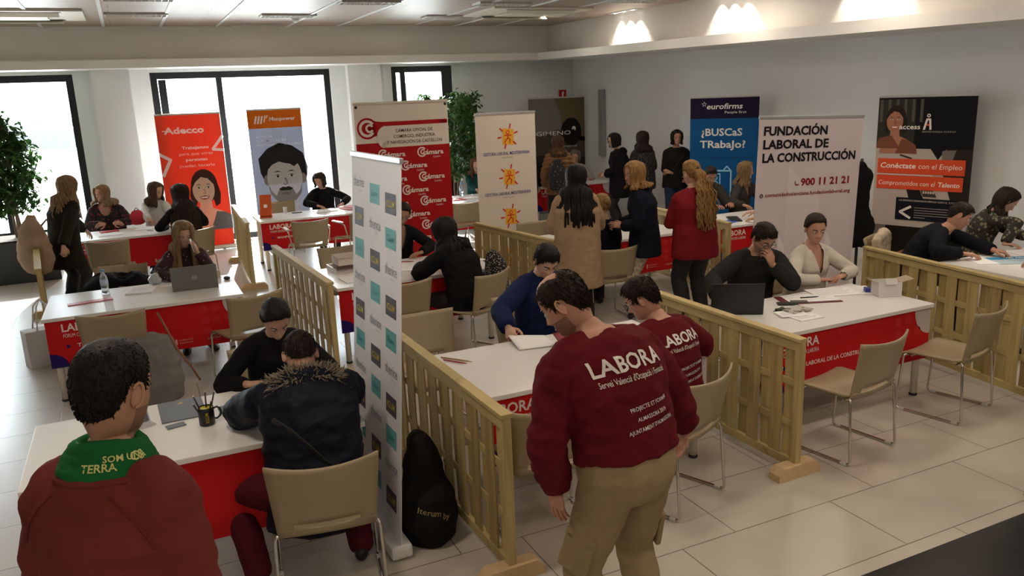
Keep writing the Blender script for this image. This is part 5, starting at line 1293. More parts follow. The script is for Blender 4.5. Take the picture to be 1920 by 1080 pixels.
person('standing woman with long brown hair in a dark flecked sweater, back to the viewer', 8.02, 11.72, -4, 'f', H=1.68, lean=2, head=(-6, 8, 0), skin='fair', top=C_NORDIC, fat=1.15, hem=-.2, hair=('long', 'dark', 58), hairlen=.16, vox=.012, seed=35, face=False, L=dict(p=(7.9, 12.0, .98)), R=dict(p=(8.2, 12.0, .98)))
pk = person('standing woman in a black top facing the viewer, sunglasses on her head', 8.30, 11.18, 150, 'f', H=1.70, lean=0, head=(4, 4, 0), skin='ruddy', top=C_BLACK2, topk='tight', sleeve=.25, hem=-.16, hair=('bob', 'black', 56), hairlen=.04, bottom=C_JEANS, vox=.012, seed=36, fat=1.2, R=dict(p=(8.10, 11.02, 1.02), hint=(.4, -.6, -.8), d=(-.5, .3, .1)), L=dict(p=(8.36, 10.96, .95), hint=(-.4, -.6, -.8)))
person('seated blond woman in a grey jacket before the blue banner', 7.88, 9.10, -168, 'f', H=1.70, sit=True, lean=5, hunch=4, head=(32, 8, 0), skin='ruddy', top=C_GREYJ, topk='jacket', neck='v', hair=('wavy', 'dblond', 56), hairlen=.16, vox=.011, seed=37, L=dict(p=(8.0, 8.60, .79), n=DN), R=dict(p=(7.55, 8.62, .79), n=DN))
person('person with short dark hair looking down beside the blond ponytail', 7.42, 9.35, 176, 'm', H=1.68, sit=True, lean=10, hunch=12, head=(-10, 30, 0), skin='ruddy', top=C_GREYJ, hair=('short', 'dark'), vox=.012, seed=38, L=dict(p=(7.5, 8.85, .79), n=DN), R=dict(p=(7.2, 8.85, .79), n=DN))
person('person in red sleeves typing, body hidden by the pale banner', 7.36, 7.32, 44, 'f', H=1.66, sit=True, lean=12, hunch=8, head=(0, 20, 0), skin='fair', top=C_RED, hair=('long', 'dark', 60), hairlen=.2, vox=.012, seed=39, face=False, L=dict(p=(6.90, 7.62, .80), hint=(-.9, -.3, -.5), d=(-.7, .7, 0), n=DN), R=dict(p=(6.98, 7.96, .80), hint=(1, -.3, -.5), d=(-.8, .3, 0), n=DN))
person('person in teal half hidden by the cream sun logo banner', 5.62, 13.55, 170, 'f', H=1.66, sit=True, lean=8, hunch=6, head=(-10, 14, 0), skin='fair', top=C_TEAL, hair=('long', 'auburn', 58), hairlen=.2, vox=.013, seed=40, face=False, L=dict(p=(5.7, 13.0, .80), n=DN), R=dict(p=(5.4, 13.0, .80), n=DN))
person('person in white seen at the edge of the cream sun logo banner', 5.42, 11.66, 0, 'f', H=1.66, sit=True, lean=8, hunch=6, head=(0, 14, 0), skin='fair', top=C_OFF, hair=('long', 'dark', 58), hairlen=.2, vox=.013, seed=41, face=False, L=dict(p=(5.2, 12.2, .80), n=DN), R=dict(p=(5.55, 12.2, .80), n=DN))
# right hand desk
pd = person('person in a dark suit leaning forward over the desk at right', 6.88, 5.42, -146, 'm', H=1.75, sit=True, lean=42, hunch=16, head=(8, 30, -8), skin='ruddy', top=C_SUIT, topk='jacket', neck='crew', hair=('short', 'dark'), vox=.0095, seed=43,
       L=dict(p=(7.22, 4.80, .80), hint=(-1, .2, -.3), d=(.5, -.85, -.1), n=DN, curl=55), R=dict(p=(6.86, 4.86, .80), hint=(1, .1, -.3), d=(.7, -.7, 0), n=DN, curl=40))
person('woman with brown hair tied back in a patterned blouse, head bowed at the far right', 7.84, 5.42, -128, 'f', H=1.70, sit=True, lean=16, hunch=12, head=(0, 42, 0), skin='fair', top=C_CAMO, hair=('long', 'dark', 100), hairlen=.16, vox=.0105, seed=44, L=dict(p=(7.92, 4.84, .79), hint=(-1, .1, -.4), d=(.2, -1, 0), n=DN), R=dict(p=(7.62, 4.97, .79), hint=(1, .1, -.4), d=(.7, -.7, 0), n=DN))
person('person in a lilac sleeve at the right edge, arm on the desk with blue brochures', 7.04, 3.70, 8, 'f', H=1.68, sit=True, lean=8, hunch=6, head=(0, 20, 0), skin='fair', top=C_PURPLE, hair=('long', 'dark', 60), hairlen=.2, vox=.012, seed=51, face=False, L=dict(p=(6.98, 4.32, .80), hint=(-1, -.1, -.4), n=DN), R=dict(p=(7.3, 4.3, .80), hint=(1, -.2, -.4), n=DN))
chair(7.02, 3.62, 8, 'taupe chair under the lilac sleeved person at the right edge')
person('person in a bulky dark coat cut off by the right edge', 4.54, 2.44, 60, 'm', H=1.70, lean=2, head=(0, 5, 0), skin='fair', top=C_NAVY, topk='coat', puff=.03, hem=-.22, skirt=.02, hair=('short', 'dark'), vox=.012, seed=52, face=False, feet={'L': (-.04, 0), 'R': (.05, 0)})
# ---------------------------------------------------------------- lettering on the sweatshirts, extras on people
def lay(info, t=.36, fw=0):
    """centre, right, up, out vectors of the back in the person's own space"""
    c = info['spine'](t); up = (info['spine'](t+.04)-info['spine'](t-.04)).normalized(); right = info['sx'](.4); out = right.cross(up).normalized()
    return c, right, up, -(out) if out.y > 0 else out
for inf in (pm, ps):
    c, r, u, o = lay(inf, .30)
    conform_text(inf, [('LABORA', -.015, .080, .064, .022, .315, 1), ("Servei Valencià d'Ocupació i Formació", -.008, .038, .026, .006, .310, 1), ('PROJECTE ET FORMEM', .015, -.070, .0165, .006, .19, 5), ('ALMASSORA 2019', .015, -.112, .0165, .006, .145, 5), ("AJUNTAMENT D'ALMASSORA", .015, -.152, .0165, .006, .24, 5)], c, r, u, o, PRINTW)
# green neck scarf
GREEN = cloth('green jersey tube scarf', (.012, .13, .035), bump=.3)
bm = NB()
for k, (h0, rr) in enumerate(((.012, .098), (.034, .090), (.054, .082), (.074, .072))):
    base = pf['Nb'] + pf['sd']*(h0-.012)
    pts = [base + pf['RS'] @ V((math.cos(t)*rr, math.sin(t)*rr*1.02, .007*math.sin(t*2+k*1.3))) for t in [i*2*math.pi/28 for i in range(29)]]
    wire(bm, pts, .019, 8)
me = remesh(bm, .006, 4); wrinkle(me, .003, 22, 4, (1, 1, 3)); sc = add_mesh('neck_scarf', me, GREEN, pf['root'])
sc['label'] = 'green tube scarf around the neck'
me = sc.data; bvh = BVHTree.FromPolygons([v.co for v in me.vertices], [p.vertices for p in me.polygons]); bm = NB()
for (s_, h0, a0, sz) in (('SOM UNA', .050, -62, .016), ('TERRA', .030, -88, .018), ('CS', .046, -28, .022)):
    vs, fs, tw = text_geo(s_, .02); k = sz/.73; nv = []
    for x, y in vs:
        a = R_(a0)+x*k/.10; p0 = pf['Nb']+pf['sd']*(h0-.012+y*k); d = pf['RS'] @ V((math.cos(a), math.sin(a), 0)); hit = bvh.ray_cast(p0+d*.4, -d); nv.append(bm.verts.new((hit[0] if hit[0] else p0+d*.11)+d*.0015))
    for f in fs:
        try: bm.faces.new([nv[i] for i in f])
        except ValueError: pass
obj('scarf_lettering', bm, mat('pale yellow print', (.62, .62, .22), .7), sc)
# ribbed collar, back yoke seam
def ringc(inf, t, r, w, m, nm, dz=0):
    bm = NB(); b_ = inf['spine'](t)
    wire(bm, [b_+inf['RS'] @ V((math.cos(a)*r, math.sin(a)*r*.95, dz)) for a in [i*2*math.pi/26 for i in range(27)]], w, 8); return obj(nm, bm, m, inf['root'], smooth=True)
for inf in (pm, ps): ringc(inf, .505, .083, .011, C_MAROON, 'collar')
bm_ = None
ringc(pd, .500, .066, .010, cloth('pale blue shirt', (.16, .24, .38)), 'shirt_collar')
ringc(pf, .492, .118, .010, C_BROWNRED, 'collar')
# fur collar on the padded coat
FUR = mat('grey brown fur', (.20, .165, .12), .9, var=.6, vscale=90)
bm = NB(); rnd = random.Random(4); B = pp['spine'](.455); Rm = pp['RS']
for i in range(900):
    a = R_(-205+230*rnd.random()); rr = .135+rnd.uniform(-.02, .02); ph = rnd.random()*6.28
    c = B + Rm @ V((math.cos(a)*rr*1.22, math.sin(a)*rr*.95-.005, .030+.028*math.sin(ph)))
    d = Rm @ V((math.cos(a)*(.7+.5*rnd.random()), math.sin(a)*(.7+.5*rnd.random()), .2+.9*math.sin(ph)+rnd.uniform(-.3, .3))); d.normalize(); L_ = .035+.03*rnd.random()
    tube(bm, [c-d*.012, c+d*L_*.5+V((rnd.uniform(-1, 1), rnd.uniform(-1, 1), -.6))*.005, c+d*L_+V((rnd.uniform(-1, 1), rnd.uniform(-1, 1), -1))*.010], [.0055, .0042, .0008], 4, round_=False)
obj('fur_collar', bm, FUR, pp['root'])['label'] = 'grey brown fur trim of the hood'
def strap(inf, pts, w, m, nm):
    """flat band over the garment through points around the torso (t, angle)"""
    me = inf['top'].data; bvh = BVHTree.FromPolygons([v.co for v in me.vertices], [p.vertices for p in me.polygons]); out = []
    for (t, a) in pts:
        c = inf['spine'](t); d = V((math.cos(R_(a)), math.sin(R_(a)), 0)); hit = bvh.ray_cast(c+d*.8, -d); p = hit[0] if hit[0] else c+d*.16
        out.append(p+d*.006)
    bm = NB(); tube(bm, out, [(.003, w/2)]*len(out), 8, V((math.cos(R_(pts[0][1])), math.sin(R_(pts[0][1])), 0.01)), round_=False)
    return obj(nm, bm, m, inf['root'])
STRAPM = mat('black webbing', (.012, .012, .013), .7)
strap(pp, [(.40, -140), (.34, -120), (.26, -100), (.18, -80), (.10, -55), (.04, -30)], .035, STRAPM, 'bag_strap')
strap(pk, [(.41, 130), (.34, 112), (.26, 92), (.18, 70), (.10, 45)], .012, mat('brown strap', (.06, .03, .02), .6), 'bag_strap')
# sunglasses pushed up into the hair
bm = NB()
for s in (-1, 1): ball(bm, pk['TT'](V((s*.033, .075, .092))), (.027, .016, .017), 12, 8)
obj('sunglasses', bm, BLACKP, pk['root'], smooth=True)
# watch and ring
a = pw['arms']['L']; d = (a[2]-a[1]).normalized(); bm = NB(); c = a[2]-d*.018
x, y = frame_of(d, V((0, 0, 1))); wire(bm, [c+(x*math.cos(t)+y*math.sin(t))*.031 for t in [i*2*math.pi/18 for i in range(19)]], .006, 6); ob_ = obj('wrist_watch', bm, mat('steel watch', (.6, .6, .58), .25, 1), pw['root'])
bm = NB(); n0 = set(bm.verts); tube(bm, [c+x*.028, c+x*.038], [.019, .019], 16, round_=False); obj('watch_face', bm, mat('white dial', (.75, .74, .7), .3), ob_)
# phone held by the woman at the laptop
a = pl['arms']['L']; hd = a[3]; M3 = hd.to_track_quat('Z', 'Y').to_matrix(); bm = NB(); c = a[2]+hd*.07+a[4].normalized()*.024
zax = hd; yax = (a[4]-zax*a[4].dot(zax)).normalized(); xax = yax.cross(zax); Rm = Matrix((xax, yax, zax)).transposed()
obox(bm, (0, 0, 0), (.07, .009, .145), None, .003)
ph = obj('smartphone', bm, mat('white phone shell', (.6, .6, .6), .3)); ph.matrix_world = pl['root'].matrix_world @ Matrix.Identity(4) if False else Matrix.Translation(V((0, 0, 0)))
bpy.context.view_layer.update()
ph.matrix_world = (Matrix.Translation(pl['root'].location) @ pl['root'].rotation_euler.to_matrix().to_4x4()) @ Matrix.Translation(c) @ Rm.to_4x4()
tag(ph, 'pale smartphone held to the ear of the woman in the dotted blouse', 'phone')
# cargo pocket flaps and back pockets on the khaki trousers
def on_leg(inf, k, f, side, size, nm):
    hip, kn, an, sg = inf['legs'][k]; c = hip.lerp(kn, f); out = V((sg, -.25, 0)).normalized() if side == 'o' else V((0, -1, 0)); bm = NB()
    zz = (hip-kn).normalized(); xx = out.cross(zz).normalized(); oo = zz.cross(xx) if zz.cross(xx).dot(out) > 0 else -zz.cross(xx); Rm = Matrix((xx, oo, zz)).transposed()
    obox(bm, c+oo*(.082 if side == 'o' else .09), (size[0], .024, size[1]), Rm, .008); return obj(nm, bm, C_KHAKI, inf['root'], smooth=False)
for k in ('L', 'R'):
    on_leg(pm, k, .74, 'o', (.14, .17), 'cargo_pocket'); on_leg(pm, k, .56, 'o', (.145, .045), 'pocket_flap')

# ---------------------------------------------------------------- plants
LEAF = mat('ficus leaf', (.045, .13, .025), .45, var=.5, vscale=14, trans=.25); BARK = mat('grey brown bark', (.22, .17, .12), .85, bump=.6, scale=40)
def ficus(x, y, label, h, rad, z0, pot, n=2600, seed=1, stems=4):
    rnd = random.Random(seed); t = thing('potted_ficus', label, 'plant', (x, y, 0))
    b = NB(); w = pot; box(b, -w, -w*.8, 0, w, w*.8, z0, .012); o = obj('planter', b, mat('dark grey planter', (.035, .038, .042), .6), t)
    b = NB(); box(b, -w+.03, -w*.8+.03, z0+.001, w-.03, w*.8-.03, z0+.02); obj('soil', b, mat('soil', (.05, .035, .025), .95), o)
    b = NB(); tips = []
    for s in range(stems):
        a = rnd.random()*6.28; p = V((math.cos(a)*.05, math.sin(a)*.05, z0+.01)); pts = [p.copy()]; d = V((rnd.uniform(-.12, .12), rnd.uniform(-.12, .12), 1))
        for k in range(9):
            d += V((rnd.uniform(-.12, .12), rnd.uniform(-.12, .12), 0)); p = p+d.normalized()*(h-z0)/9.5; pts.append(p.copy())
            if k > 0:
                for q in range(3):
                    aa = rnd.random()*6.28; e = p+V((math.cos(aa), math.sin(aa), .5))*rad*(.55+.4*rnd.random())*(1-.045*k); mid = p.lerp(e, .5)+V((0, 0, .06)); wire(b, [p, mid, e], [.006, .004, .0025], 5); tips += [(mid, e)]
        wire(b, pts, [.018-.0013*i for i in range(len(pts))], 7)
        tips.append((pts[-2], pts[-1]+V((0, 0, .15))))
    obj('trunk', b, BARK, t)
    b = NB()
    for i in range(n):
        m, e = rnd.choice(tips); c = m.lerp(e, rnd.uniform(.1, 1.15))+V((rnd.gauss(0, 1), rnd.gauss(0, 1), rnd.gauss(0, 1)))*.055
        d = V((rnd.uniform(-1, 1), rnd.uniform(-1, 1), rnd.uniform(-1.2, .3))).normalized(); s = d.cross(V((rnd.uniform(-.4, .4), rnd.uniform(-.4, .4), 1))).normalized(); L_ = .070+.050*rnd.random(); w_ = L_*.26
        u = s.cross(d)*.004
        p = [c, c+d*L_*.35+s*w_+u, c+d*L_*.75+s*w_*.6+u, c+d*L_, c+d*L_*.75-s*w_*.6+u, c+d*L_*.35-s*w_+u]; vv = [b.verts.new(q) for q in p]
        b.faces.new((vv[0], vv[1], vv[2], vv[3])); b.faces.new((vv[0], vv[3], vv[4], vv[5]))
    obj('foliage', b, LEAF, t); return t
ficus(-1.62, 13.72, 'tall leafy ficus in a long dark grey planter by the left window', 2.25, .50, .60, .48, 5200, 3, 5)
ficus(5.55, 14.3, 'leafy ficus by the narrow window, between the red and cream banners', 2.35, .62, .45, .28, 4600, 5, 4)

# ---------------------------------------------------------------- things on the desks
Z = .7435
PAPER = mat('white paper', (.90, .895, .90), .7); PRED = mat('glossy red card', (.45, .015, .03), .35)
def flat(name, label, cat, x, y, w, d, rz, m, h=.002, z=Z, group=None, lines=None, sub=None):
    b = NB(); box(b, -w/2, -d/2, 0, w/2, d/2, h); o = obj(name, b, m, None, loc=(x, y, z), rot=(0, 0, R_(rz))); tag(o, label, cat, group)
    if lines:
        b = NB()
        for k in range(lines): yy = d/2-.03-k*(d-.05)/lines; box(b, -w/2+.02, yy-.0022, h+.0002, w/2-.02-.05*((k*7) % 3)/2, yy+.0022, h+.0005)
        obj('printed_lines', b, mat('grey print', (.42, .42, .45), .7), o)
    return o
def laptop(x, y, rz, label, shell, open_=105, emblem=None, w=.36, d=.245, screen=None):
    t = thing('laptop', label, 'laptop', (x, y, Z), R_(rz))
    b = NB(); box(b, -w/2, -d/2, 0, w/2, d/2, .016, .004); o = obj('base', b, shell, t)
    b = NB()
    for r in range(5):
        for c in range(13): box(b, -w/2+.025+c*(w-.05)/13, d/2-.045-r*.022, .0162, -w/2+.025+(c+.86)*(w-.05)/13, d/2-.027-r*.022, .018)
    obj('keyboard', b, BLACKP, o)
    a = R_(open_-90); M = Matrix.Translation((0, d/2-.004, .014)) @ Matrix.Rotation(-a, 4, 'X')
    b = NB(); box(b, -w/2, 0, 0, w/2, .008, .235, .003); o = obj('lid', b, shell, t); o.matrix_local = M
    b = NB(); box(b, -w/2+.012, -.0012, .014, w/2-.012, -.0002, .223); obj('screen', b, screen or mat('dark screen', (.01, .011, .013), .2), o)
    if emblem:
        p = Print(); p.arc(0, 0, .021, .0035, 0, 360, '#d8d8d8', 1, 24); p.text(emblem, 0, -.006, .0125, '#d8d8d8', 1, .03, w=.032, align='c')
        e = p.build('emblem', o, Matrix.Translation((0, .0085, .118)) @ Matrix.Rotation(math.pi, 4, 'Z'))
    return t
SILVER = mat('silver grey laptop shell', (.20, .195, .185), .4, .5)
laptop(.40, 7.98, 176, 'silver grey laptop before the woman on the phone', SILVER, 108, 'DELL', w=.40)
laptop(3.98, 4.62, 148, 'black laptop before the person with glasses', BLACKP, 100, w=.38)
laptop(2.92, 7.86, -112, 'dark laptop at the end of the middle desk by the wooden panel', mat('dark grey laptop', (.05, .05, .052), .4, .3), 105, screen=mat('dim grey screen', (.12, .12, .13), .3))
def bottle(x, y, label):
    t = thing('water_bottle', label, 'bottle', (x, y, Z)); PETM = mat('clear plastic bottle', (.72, .80, .86), .08, spec=.6)
    PETM.node_tree.nodes['Principled BSDF'].inputs['Transmission Weight'].default_value = .82
    b = NB(); lathe(b, [(.028, 0), (.033, .008), (.033, .05), (.031, .058), (.033, .066), (.033, .15), (.030, .168), (.015, .20), (.0135, .212)], 20); obj('bottle_body', b, PETM, t)
    b = NB(); lathe(b, [(.0345, .085), (.0345, .135)], 20); obj('bottle_label', b, mat('pale blue label', (.45, .52, .68), .5), t)
    b = NB(); lathe(b, [(.015, .2105), (.0155, .232), (.013, .234)], 16); obj('bottle_cap', b, mat('blue cap', (.12, .30, .62), .4), t)
bottle(-.37, 8.17, 'clear water bottle with a blue cap beside the papers at the silver laptop'); bottle(5.0, 12.72, 'water bottle on the far desk between the red and cream banners')
flat('folder', 'glossy red folder strip lying at the left of the silver laptop desk', 'folder', -.49, 7.90, .36, .09, 8, PRED, .006)
flat('paper_stack', 'stack of papers in a clear sleeve left of the silver laptop', 'papers', -.07, 8.12, .23, .27, -12, PAPER, .012, lines=9)
flat('paper_sheet', 'loose sheet under the forearm of the woman on the phone', 'papers', .12, 8.30, .21, .24, 40, PAPER, .002)
b = NB(); ball(b, (0, 0, .014), (.032, .052, .017), 14, 8); tag(obj('computer_mouse', b, BLACKP, None, True, (.70, 8.16, Z)), 'small black mouse right of the silver laptop', 'mouse')
b = NB(); box(b, -.03, -.025, 0, .03, .025, .075, .004); tag(obj('card_box', b, mat('beige card', (.5, .42, .3), .7), None, False, (.62, 8.30, Z), (0, 0, .3)), 'small beige box behind the silver laptop', 'box')
# coat lying over the far side chair, tote, rucksack
b = NB()
for k in range(5): tube(b, [(-.32+.02*k, -.05+.05*k, .10+.02*k), (-.1, -.02+.04*k, .17), (.12, .0+.03*k, .16), (.34, .05*k-.05, .05)], [(.07, .05), (.09, .06), (.08, .06), (.05, .04)], 10)
me = remesh(b, .014, 4); wrinkle(me, .014, 9, 3); o = add_mesh('dark_coat', me, C_BLACK, None); o.location = (-.24, 8.76, .565); o.rotation_euler = (0, 0, -.05)
tag(o, 'black coat heaped on a chair behind the water bottle', 'coat')
chair(-.24, 8.86, 180, 'taupe chair buried under the black coat behind the water bottle')
b = NB(); ball(b, (0, 0, .045), (.055, .045, .045), 14, 10); ball(b, (.01, 0, .085), (.025, .02, .03), 10, 8); me = remesh(b, .008, 2); wrinkle(me, .012, 26, 3); tag((lambda o: (setattr(o, 'location', (.06, 8.33, Z)), o)[1])(add_mesh('clear_bag', me, mat('clear bag film', (.42, .46, .46), .15), None)), 'small crumpled clear bag right of the black coat', 'bag')
t = thing('shopping_bag', 'white paper shopping bag on the floor past the left end of the silver laptop desk', 'bag', (-.98, 8.80, -.10), R_(20)); PB = mat('white paper bag', (.70, .70, .70), .6)
b = NB(); box(b, -.19, -.09, .10, .19, .09, .46, .006); o = obj('bag_body', b, PB, t)
b = NB()
for y in (-.08, .08): wire(b, [(-.08, y, .45), (-.05, y*.6, .68), (.0, y*.1, .745), (.05, y*.6, .68), (.08, y, .45)], .008, 6)
obj('handle', b, PB, t)
RUCK = cloth('beige rucksack canvas', (.36, .25, .17), bump=.5)
b = NB(); tube(b, [(0, 0, -.30), (0, 0, -.20), (0, .0, .0), (0, 0, .16), (0, .02, .28)], [(.20, .10), (.245, .14), (.21, .14), (.14, .10), (.06, .05)], 18)
me = remesh(b, .012, 4); wrinkle(me, .012, 9, 8); t = thing('rucksack', 'beige rucksack on the back of the woman in the olive coat', 'bag', (-1.13, 10.60, .95), R_(-48))
add_mesh('rucksack_body', me, RUCK, t)
b = NB(); box(b, -.12, -.125, -.2, .12, -.09, -.02, .02); obj('front_pocket', b, RUCK, t)
b = NB()
for s in (-1, 1): wire(b, [(s*.09, .05, .18), (s*.10, .13, .25), (s*.11, .18, .20)], .012, 6)
obj('shoulder_strap', b, mat('brown leather', (.09, .04, .025), .6), t)
# second rucksack: dark, spotted, on the tan jacket
b = NB(); tube(b, [(0, 0, -.24), (0, 0, 0), (0, .01, .20)], [(.15, .07), (.16, .09), (.09, .06)], 16); me = remesh(b, .013, 4)
o = add_mesh('rucksack', me, dotted('dark spotted nylon', (.012, .013, .02), (.16, .2, .12), 22, .22), None); o.location = (6.42, 11.90, 1.08); o.rotation_euler = (0, 0, R_(-14)); tag(o, 'dark spotted rucksack on the back of the tan quilted jacket', 'bag')
# grey coat and strap on the chair near the dark head
b = NB(); tube(b, [(.0, .1, .34), (.02, 0, .32), (.04, -.02, .16), (.05, -.03, -.02), (.06, -.02, -.16)], [(.16, .06), (.19, .08), (.20, .08), (.20, .07), (.17, .05)], 18)
me = remesh(b, .013, 4); wrinkle(me, .010, 9, 5); o = add_mesh('grey_coat', me, cloth('grey flannel', (.21, .20, .19), bump=.6), None); o.location = (-.08, 6.98, .20); o.rotation_euler = (0, 0, .05)
tag(o, 'grey coat hanging off the chair behind the dark head at lower left', 'coat')
b = NB(); wire(b, [(.03, 6.98, .78), (.08, 6.90, .66), (.13, 6.86, .50), (.22, 6.84, .34), (.28, 6.82, .20)], .009, 6); tag(obj('leather_strap', b, mat('tan leather strap', (.24, .09, .035), .5)), 'brown leather strap over the grey coat', 'strap')
# mug desk
t = thing('pen_mug', 'black mug with yellow inside, full of pens', 'mug', (.185, 4.36, Z)); MUGM = mat('black glaze', (.010, .010, .010), .3)
b = NB(); lathe(b, [(.038, 0), (.041, .004), (.041, .096), (.039, .098), (.0375, .094), (.0365, .01)], 28); obj('mug_body', b, MUGM, t)
b = NB(); lathe(b, [(.0360, .011), (.0362, .0905)], 24); obj('mug_lining', b, mat('yellow glaze', (.55, .45, .02), .35), t)
b = NB(); wire(b, [(.040, 0, .080), (.058, 0, .084), (.074, 0, .070), (.078, 0, .050), (.070, 0, .030), (.055, 0, .020), (.040, 0, .022)], .0055, 8); obj('mug_handle', b, MUGM, t, rot=(0, 0, R_(12)))
p = Print(); p.text('ICLUM', -.032, -.008, .016, '#b8a324', 1, .02, w=.055)
p.build('mug_lettering', t, Matrix.Translation((.0, -.0425, .052)) @ Matrix.Rotation(R_(-90), 4, 'Y'))
for k, (ax, ay, hh, lb) in enumerate(((-.30, .05, .155, 'black pen leaning left in the mug'), (-.42, -.22, .13, 'short black pen leaning furthest left in the mug'), (.05, .12, .16, 'black pen standing upright in the mug'), (.32, .18, .16, 'black pen leaning right in the mug'), (.22, -.2, .125, 'short black pen at the front right of the mug'))):
    d = V((ax, ay, 1)).normalized(); b = NB(); o = V((.185+ax*.02, 4.36+ay*.02, Z+.012)); wire(b, [o, o+d*hh], .0045, 8); wire(b, [o+d*hh, o+d*(hh+.006)], .0042, 8, 1)
    tag(obj('pen', b, [BLACKP, mat('gold tip', (.6, .45, .2), .3, .8)]), lb, 'pen', 'pens in the black mug')
SLATE = mat('slate grey card', (.105, .112, .135), .5)
t = flat('brochure', 'slate grey brochure with a gold star behind the mug', 'brochure', .075, 4.655, .235, .33, 2, SLATE, .004)
p = Print(); S = [(.022*(1 if i % 2 == 0 else .45)*math.cos(R_(90+36*i)), .022*(1 if i % 2 == 0 else .45)*math.sin(R_(90+36*i))) for i in range(10)]; p.face(S, '#d0a860', 1); p.build('gold_star', t, Matrix.Translation((0, .10, .0042)) @ Matrix.Rotation(R_(-90), 4, 'X'))
flat('business_card', 'slate business cards in a small pile left of the mug', 'card', .03, 4.42, .095, .056, 12, SLATE, .004, group=None)
flat('brochure', 'slate grey brochure half under the arm right of the mug', 'brochure', .36, 4.52, .20, .10, 4, SLATE, .012)
t = thing('leaflet_holder', 'clear leaflet holder beside the green scarf', 'leaflet holder', (-.14, 4.52, Z), R_(25)); b = NB(); box(b, -.06, -.05, 0, .06, .05, .006); obox(b, (0, .03, .06), (.12, .004, .12), Matrix.Rotation(R_(-20), 3, 'X')); obj('stand', b, mat('clear acrylic', (.55, .55, .58), .1), t)
b = NB(); obox(b, (0, .024, .062), (.10, .003, .10), Matrix.Rotation(R_(-20), 3, 'X')); obj('leaflet', b, dotted('photo leaflet', (.10, .11, .14), (.55, .38, .25), 28, .3), t)
# middle desk
t = thing('cardboard_box', 'flat cardboard box on a clear tray, left end of the middle desk', 'box', (1.86, 7.95, Z+.058), R_(4)); KRAFT = mat('kraft cardboard', (.42, .33, .24), .75)
b = NB(); box(b, -.14, -.11, 0, .14, .11, .075, .003); obj('box_body', b, mat('white card', (.66, .60, .54), .7), t); b = NB(); obox(b, (0, -.005, .079), (.285, .23, .006), Matrix.Rotation(R_(3), 3, 'X')); obj('box_lid', b, KRAFT, t)
t = thing('letter_tray', 'clear letter tray under the cardboard box', 'tray', (1.86, 7.88, Z), R_(4)); ACR = mat('frosted acrylic', (.68, .62, .60), .25)
b = NB(); box(b, -.20, -.16, 0, .20, .16, .004); box(b, -.20, -.16, .004, -.195, .16, .055); box(b, .195, -.16, .004, .20, .16, .055); box(b, -.195, .155, .004, .195, .16, .055); obj('tray_shell', b, ACR, t)
flat('paper_stack', 'printed sheets at the near left corner of the middle desk', 'papers', 1.84, 7.42, .36, .26, 4, PAPER, .010, lines=5)
flat('paper_stack', 'printed forms before the woman leaning on her hand', 'papers', 2.45, 7.62, .30, .38, -30, PAPER, .006, lines=8)
flat('paper_sheet', 'white sheets right of the black hooded coat', 'papers', 3.05, 7.62, .21, .28, 20, PAPER, .004, lines=6)
def pen(x0, y0, x1, y1, z, m, name, label):
    b = NB(); wire(b, [(x0, y0, z), (x0+(x1-x0)*.8, y0+(y1-y0)*.8, z), (x1, y1, z)], [.0048, .0048, .002], 8); return tag(obj(name, b, m), label, name.replace('_', ' '))
REDP = mat('red plastic', (.42, .012, .02), .3)
pen(2.38, 7.94, 2.52, 7.86, Z+.006, REDP, 'pen', 'red pen on the forms of the woman leaning on her hand')
t = thing('handbag', 'black and white spotted bag hanging on the chair of the black hooded coat', 'bag', (3.06, 6.98, .62), R_(30)); b = NB(); tube(b, [(0, 0, -.20), (0, 0, 0), (0, 0, .22), (-.02, .05, .30)], [(.07, .10), (.09, .13), (.07, .11), (.03, .06)], 16); me = remesh(b, .012, 4); wrinkle(me, .01, 9, 2); add_mesh('bag_body', me, C_LEO, t)
# blue jacket's desk
pen(1.66, 4.74, 1.80, 4.55, Z+.005, mat('pencil wood', (.50, .36, .20), .6), 'pencil', 'pencil lying on the desk of the person in blue')
pen(1.655, 4.68, 1.755, 4.53, Z+.006, REDP, 'pen', 'red pen lying beside the pencil')
a = pb['arms']['R']; W = Matrix.Translation(pb['root'].location) @ pb['root'].rotation_euler.to_matrix().to_4x4(); hp = W @ (a[2]+a[3]*.085+a[4].normalized()*.03)
b = NB(); wire(b, [hp+V((-.05, -.02, -.02)), hp+V((.055, .0, .045))], .005, 8); tag(obj('pen', b, REDP), 'red pen in the hand of the person in blue', 'pen')
def sheet(name, label, cat, corners, m, bow=.02, n=8, th=.0012):
    b = NB(); A = [V(c) for c in corners]; g = []
    for j in range(n+1):
        row = []
        for i in range(n+1):
            u, v = i/n, j/n; p = (A[0]*(1-u)+A[1]*u)*(1-v)+(A[3]*(1-u)+A[2]*u)*v; p.z += bow*math.sin(u*math.pi)*math.sin(v*math.pi*.9+.2); row.append(p)
        g.append(row)
    t_ = [[b.verts.new(p+V((0, 0, th))) for p in r] for r in g]; q_ = [[b.verts.new(p) for p in r] for r in g]
    for j in range(n):
        for i in range(n): b.faces.new((t_[j][i], t_[j][i+1], t_[j+1][i+1], t_[j+1][i])); b.faces.new((q_[j+1][i], q_[j+1][i+1], q_[j][i+1], q_[j][i]))
    for i in range(n):
        b.faces.new((t_[0][i+1], t_[0][i], q_[0][i], q_[0][i+1])); b.faces.new((t_[n][i], t_[n][i+1], q_[n][i+1], q_[n][i])); b.faces.new((t_[i][0], t_[i+1][0], q_[i+1][0], q_[i][0])); b.faces.new((t_[i+1][n], t_[i][n], q_[i][n], q_[i+1][n]))
    return tag(obj(name, b, m, None, True), label, cat)
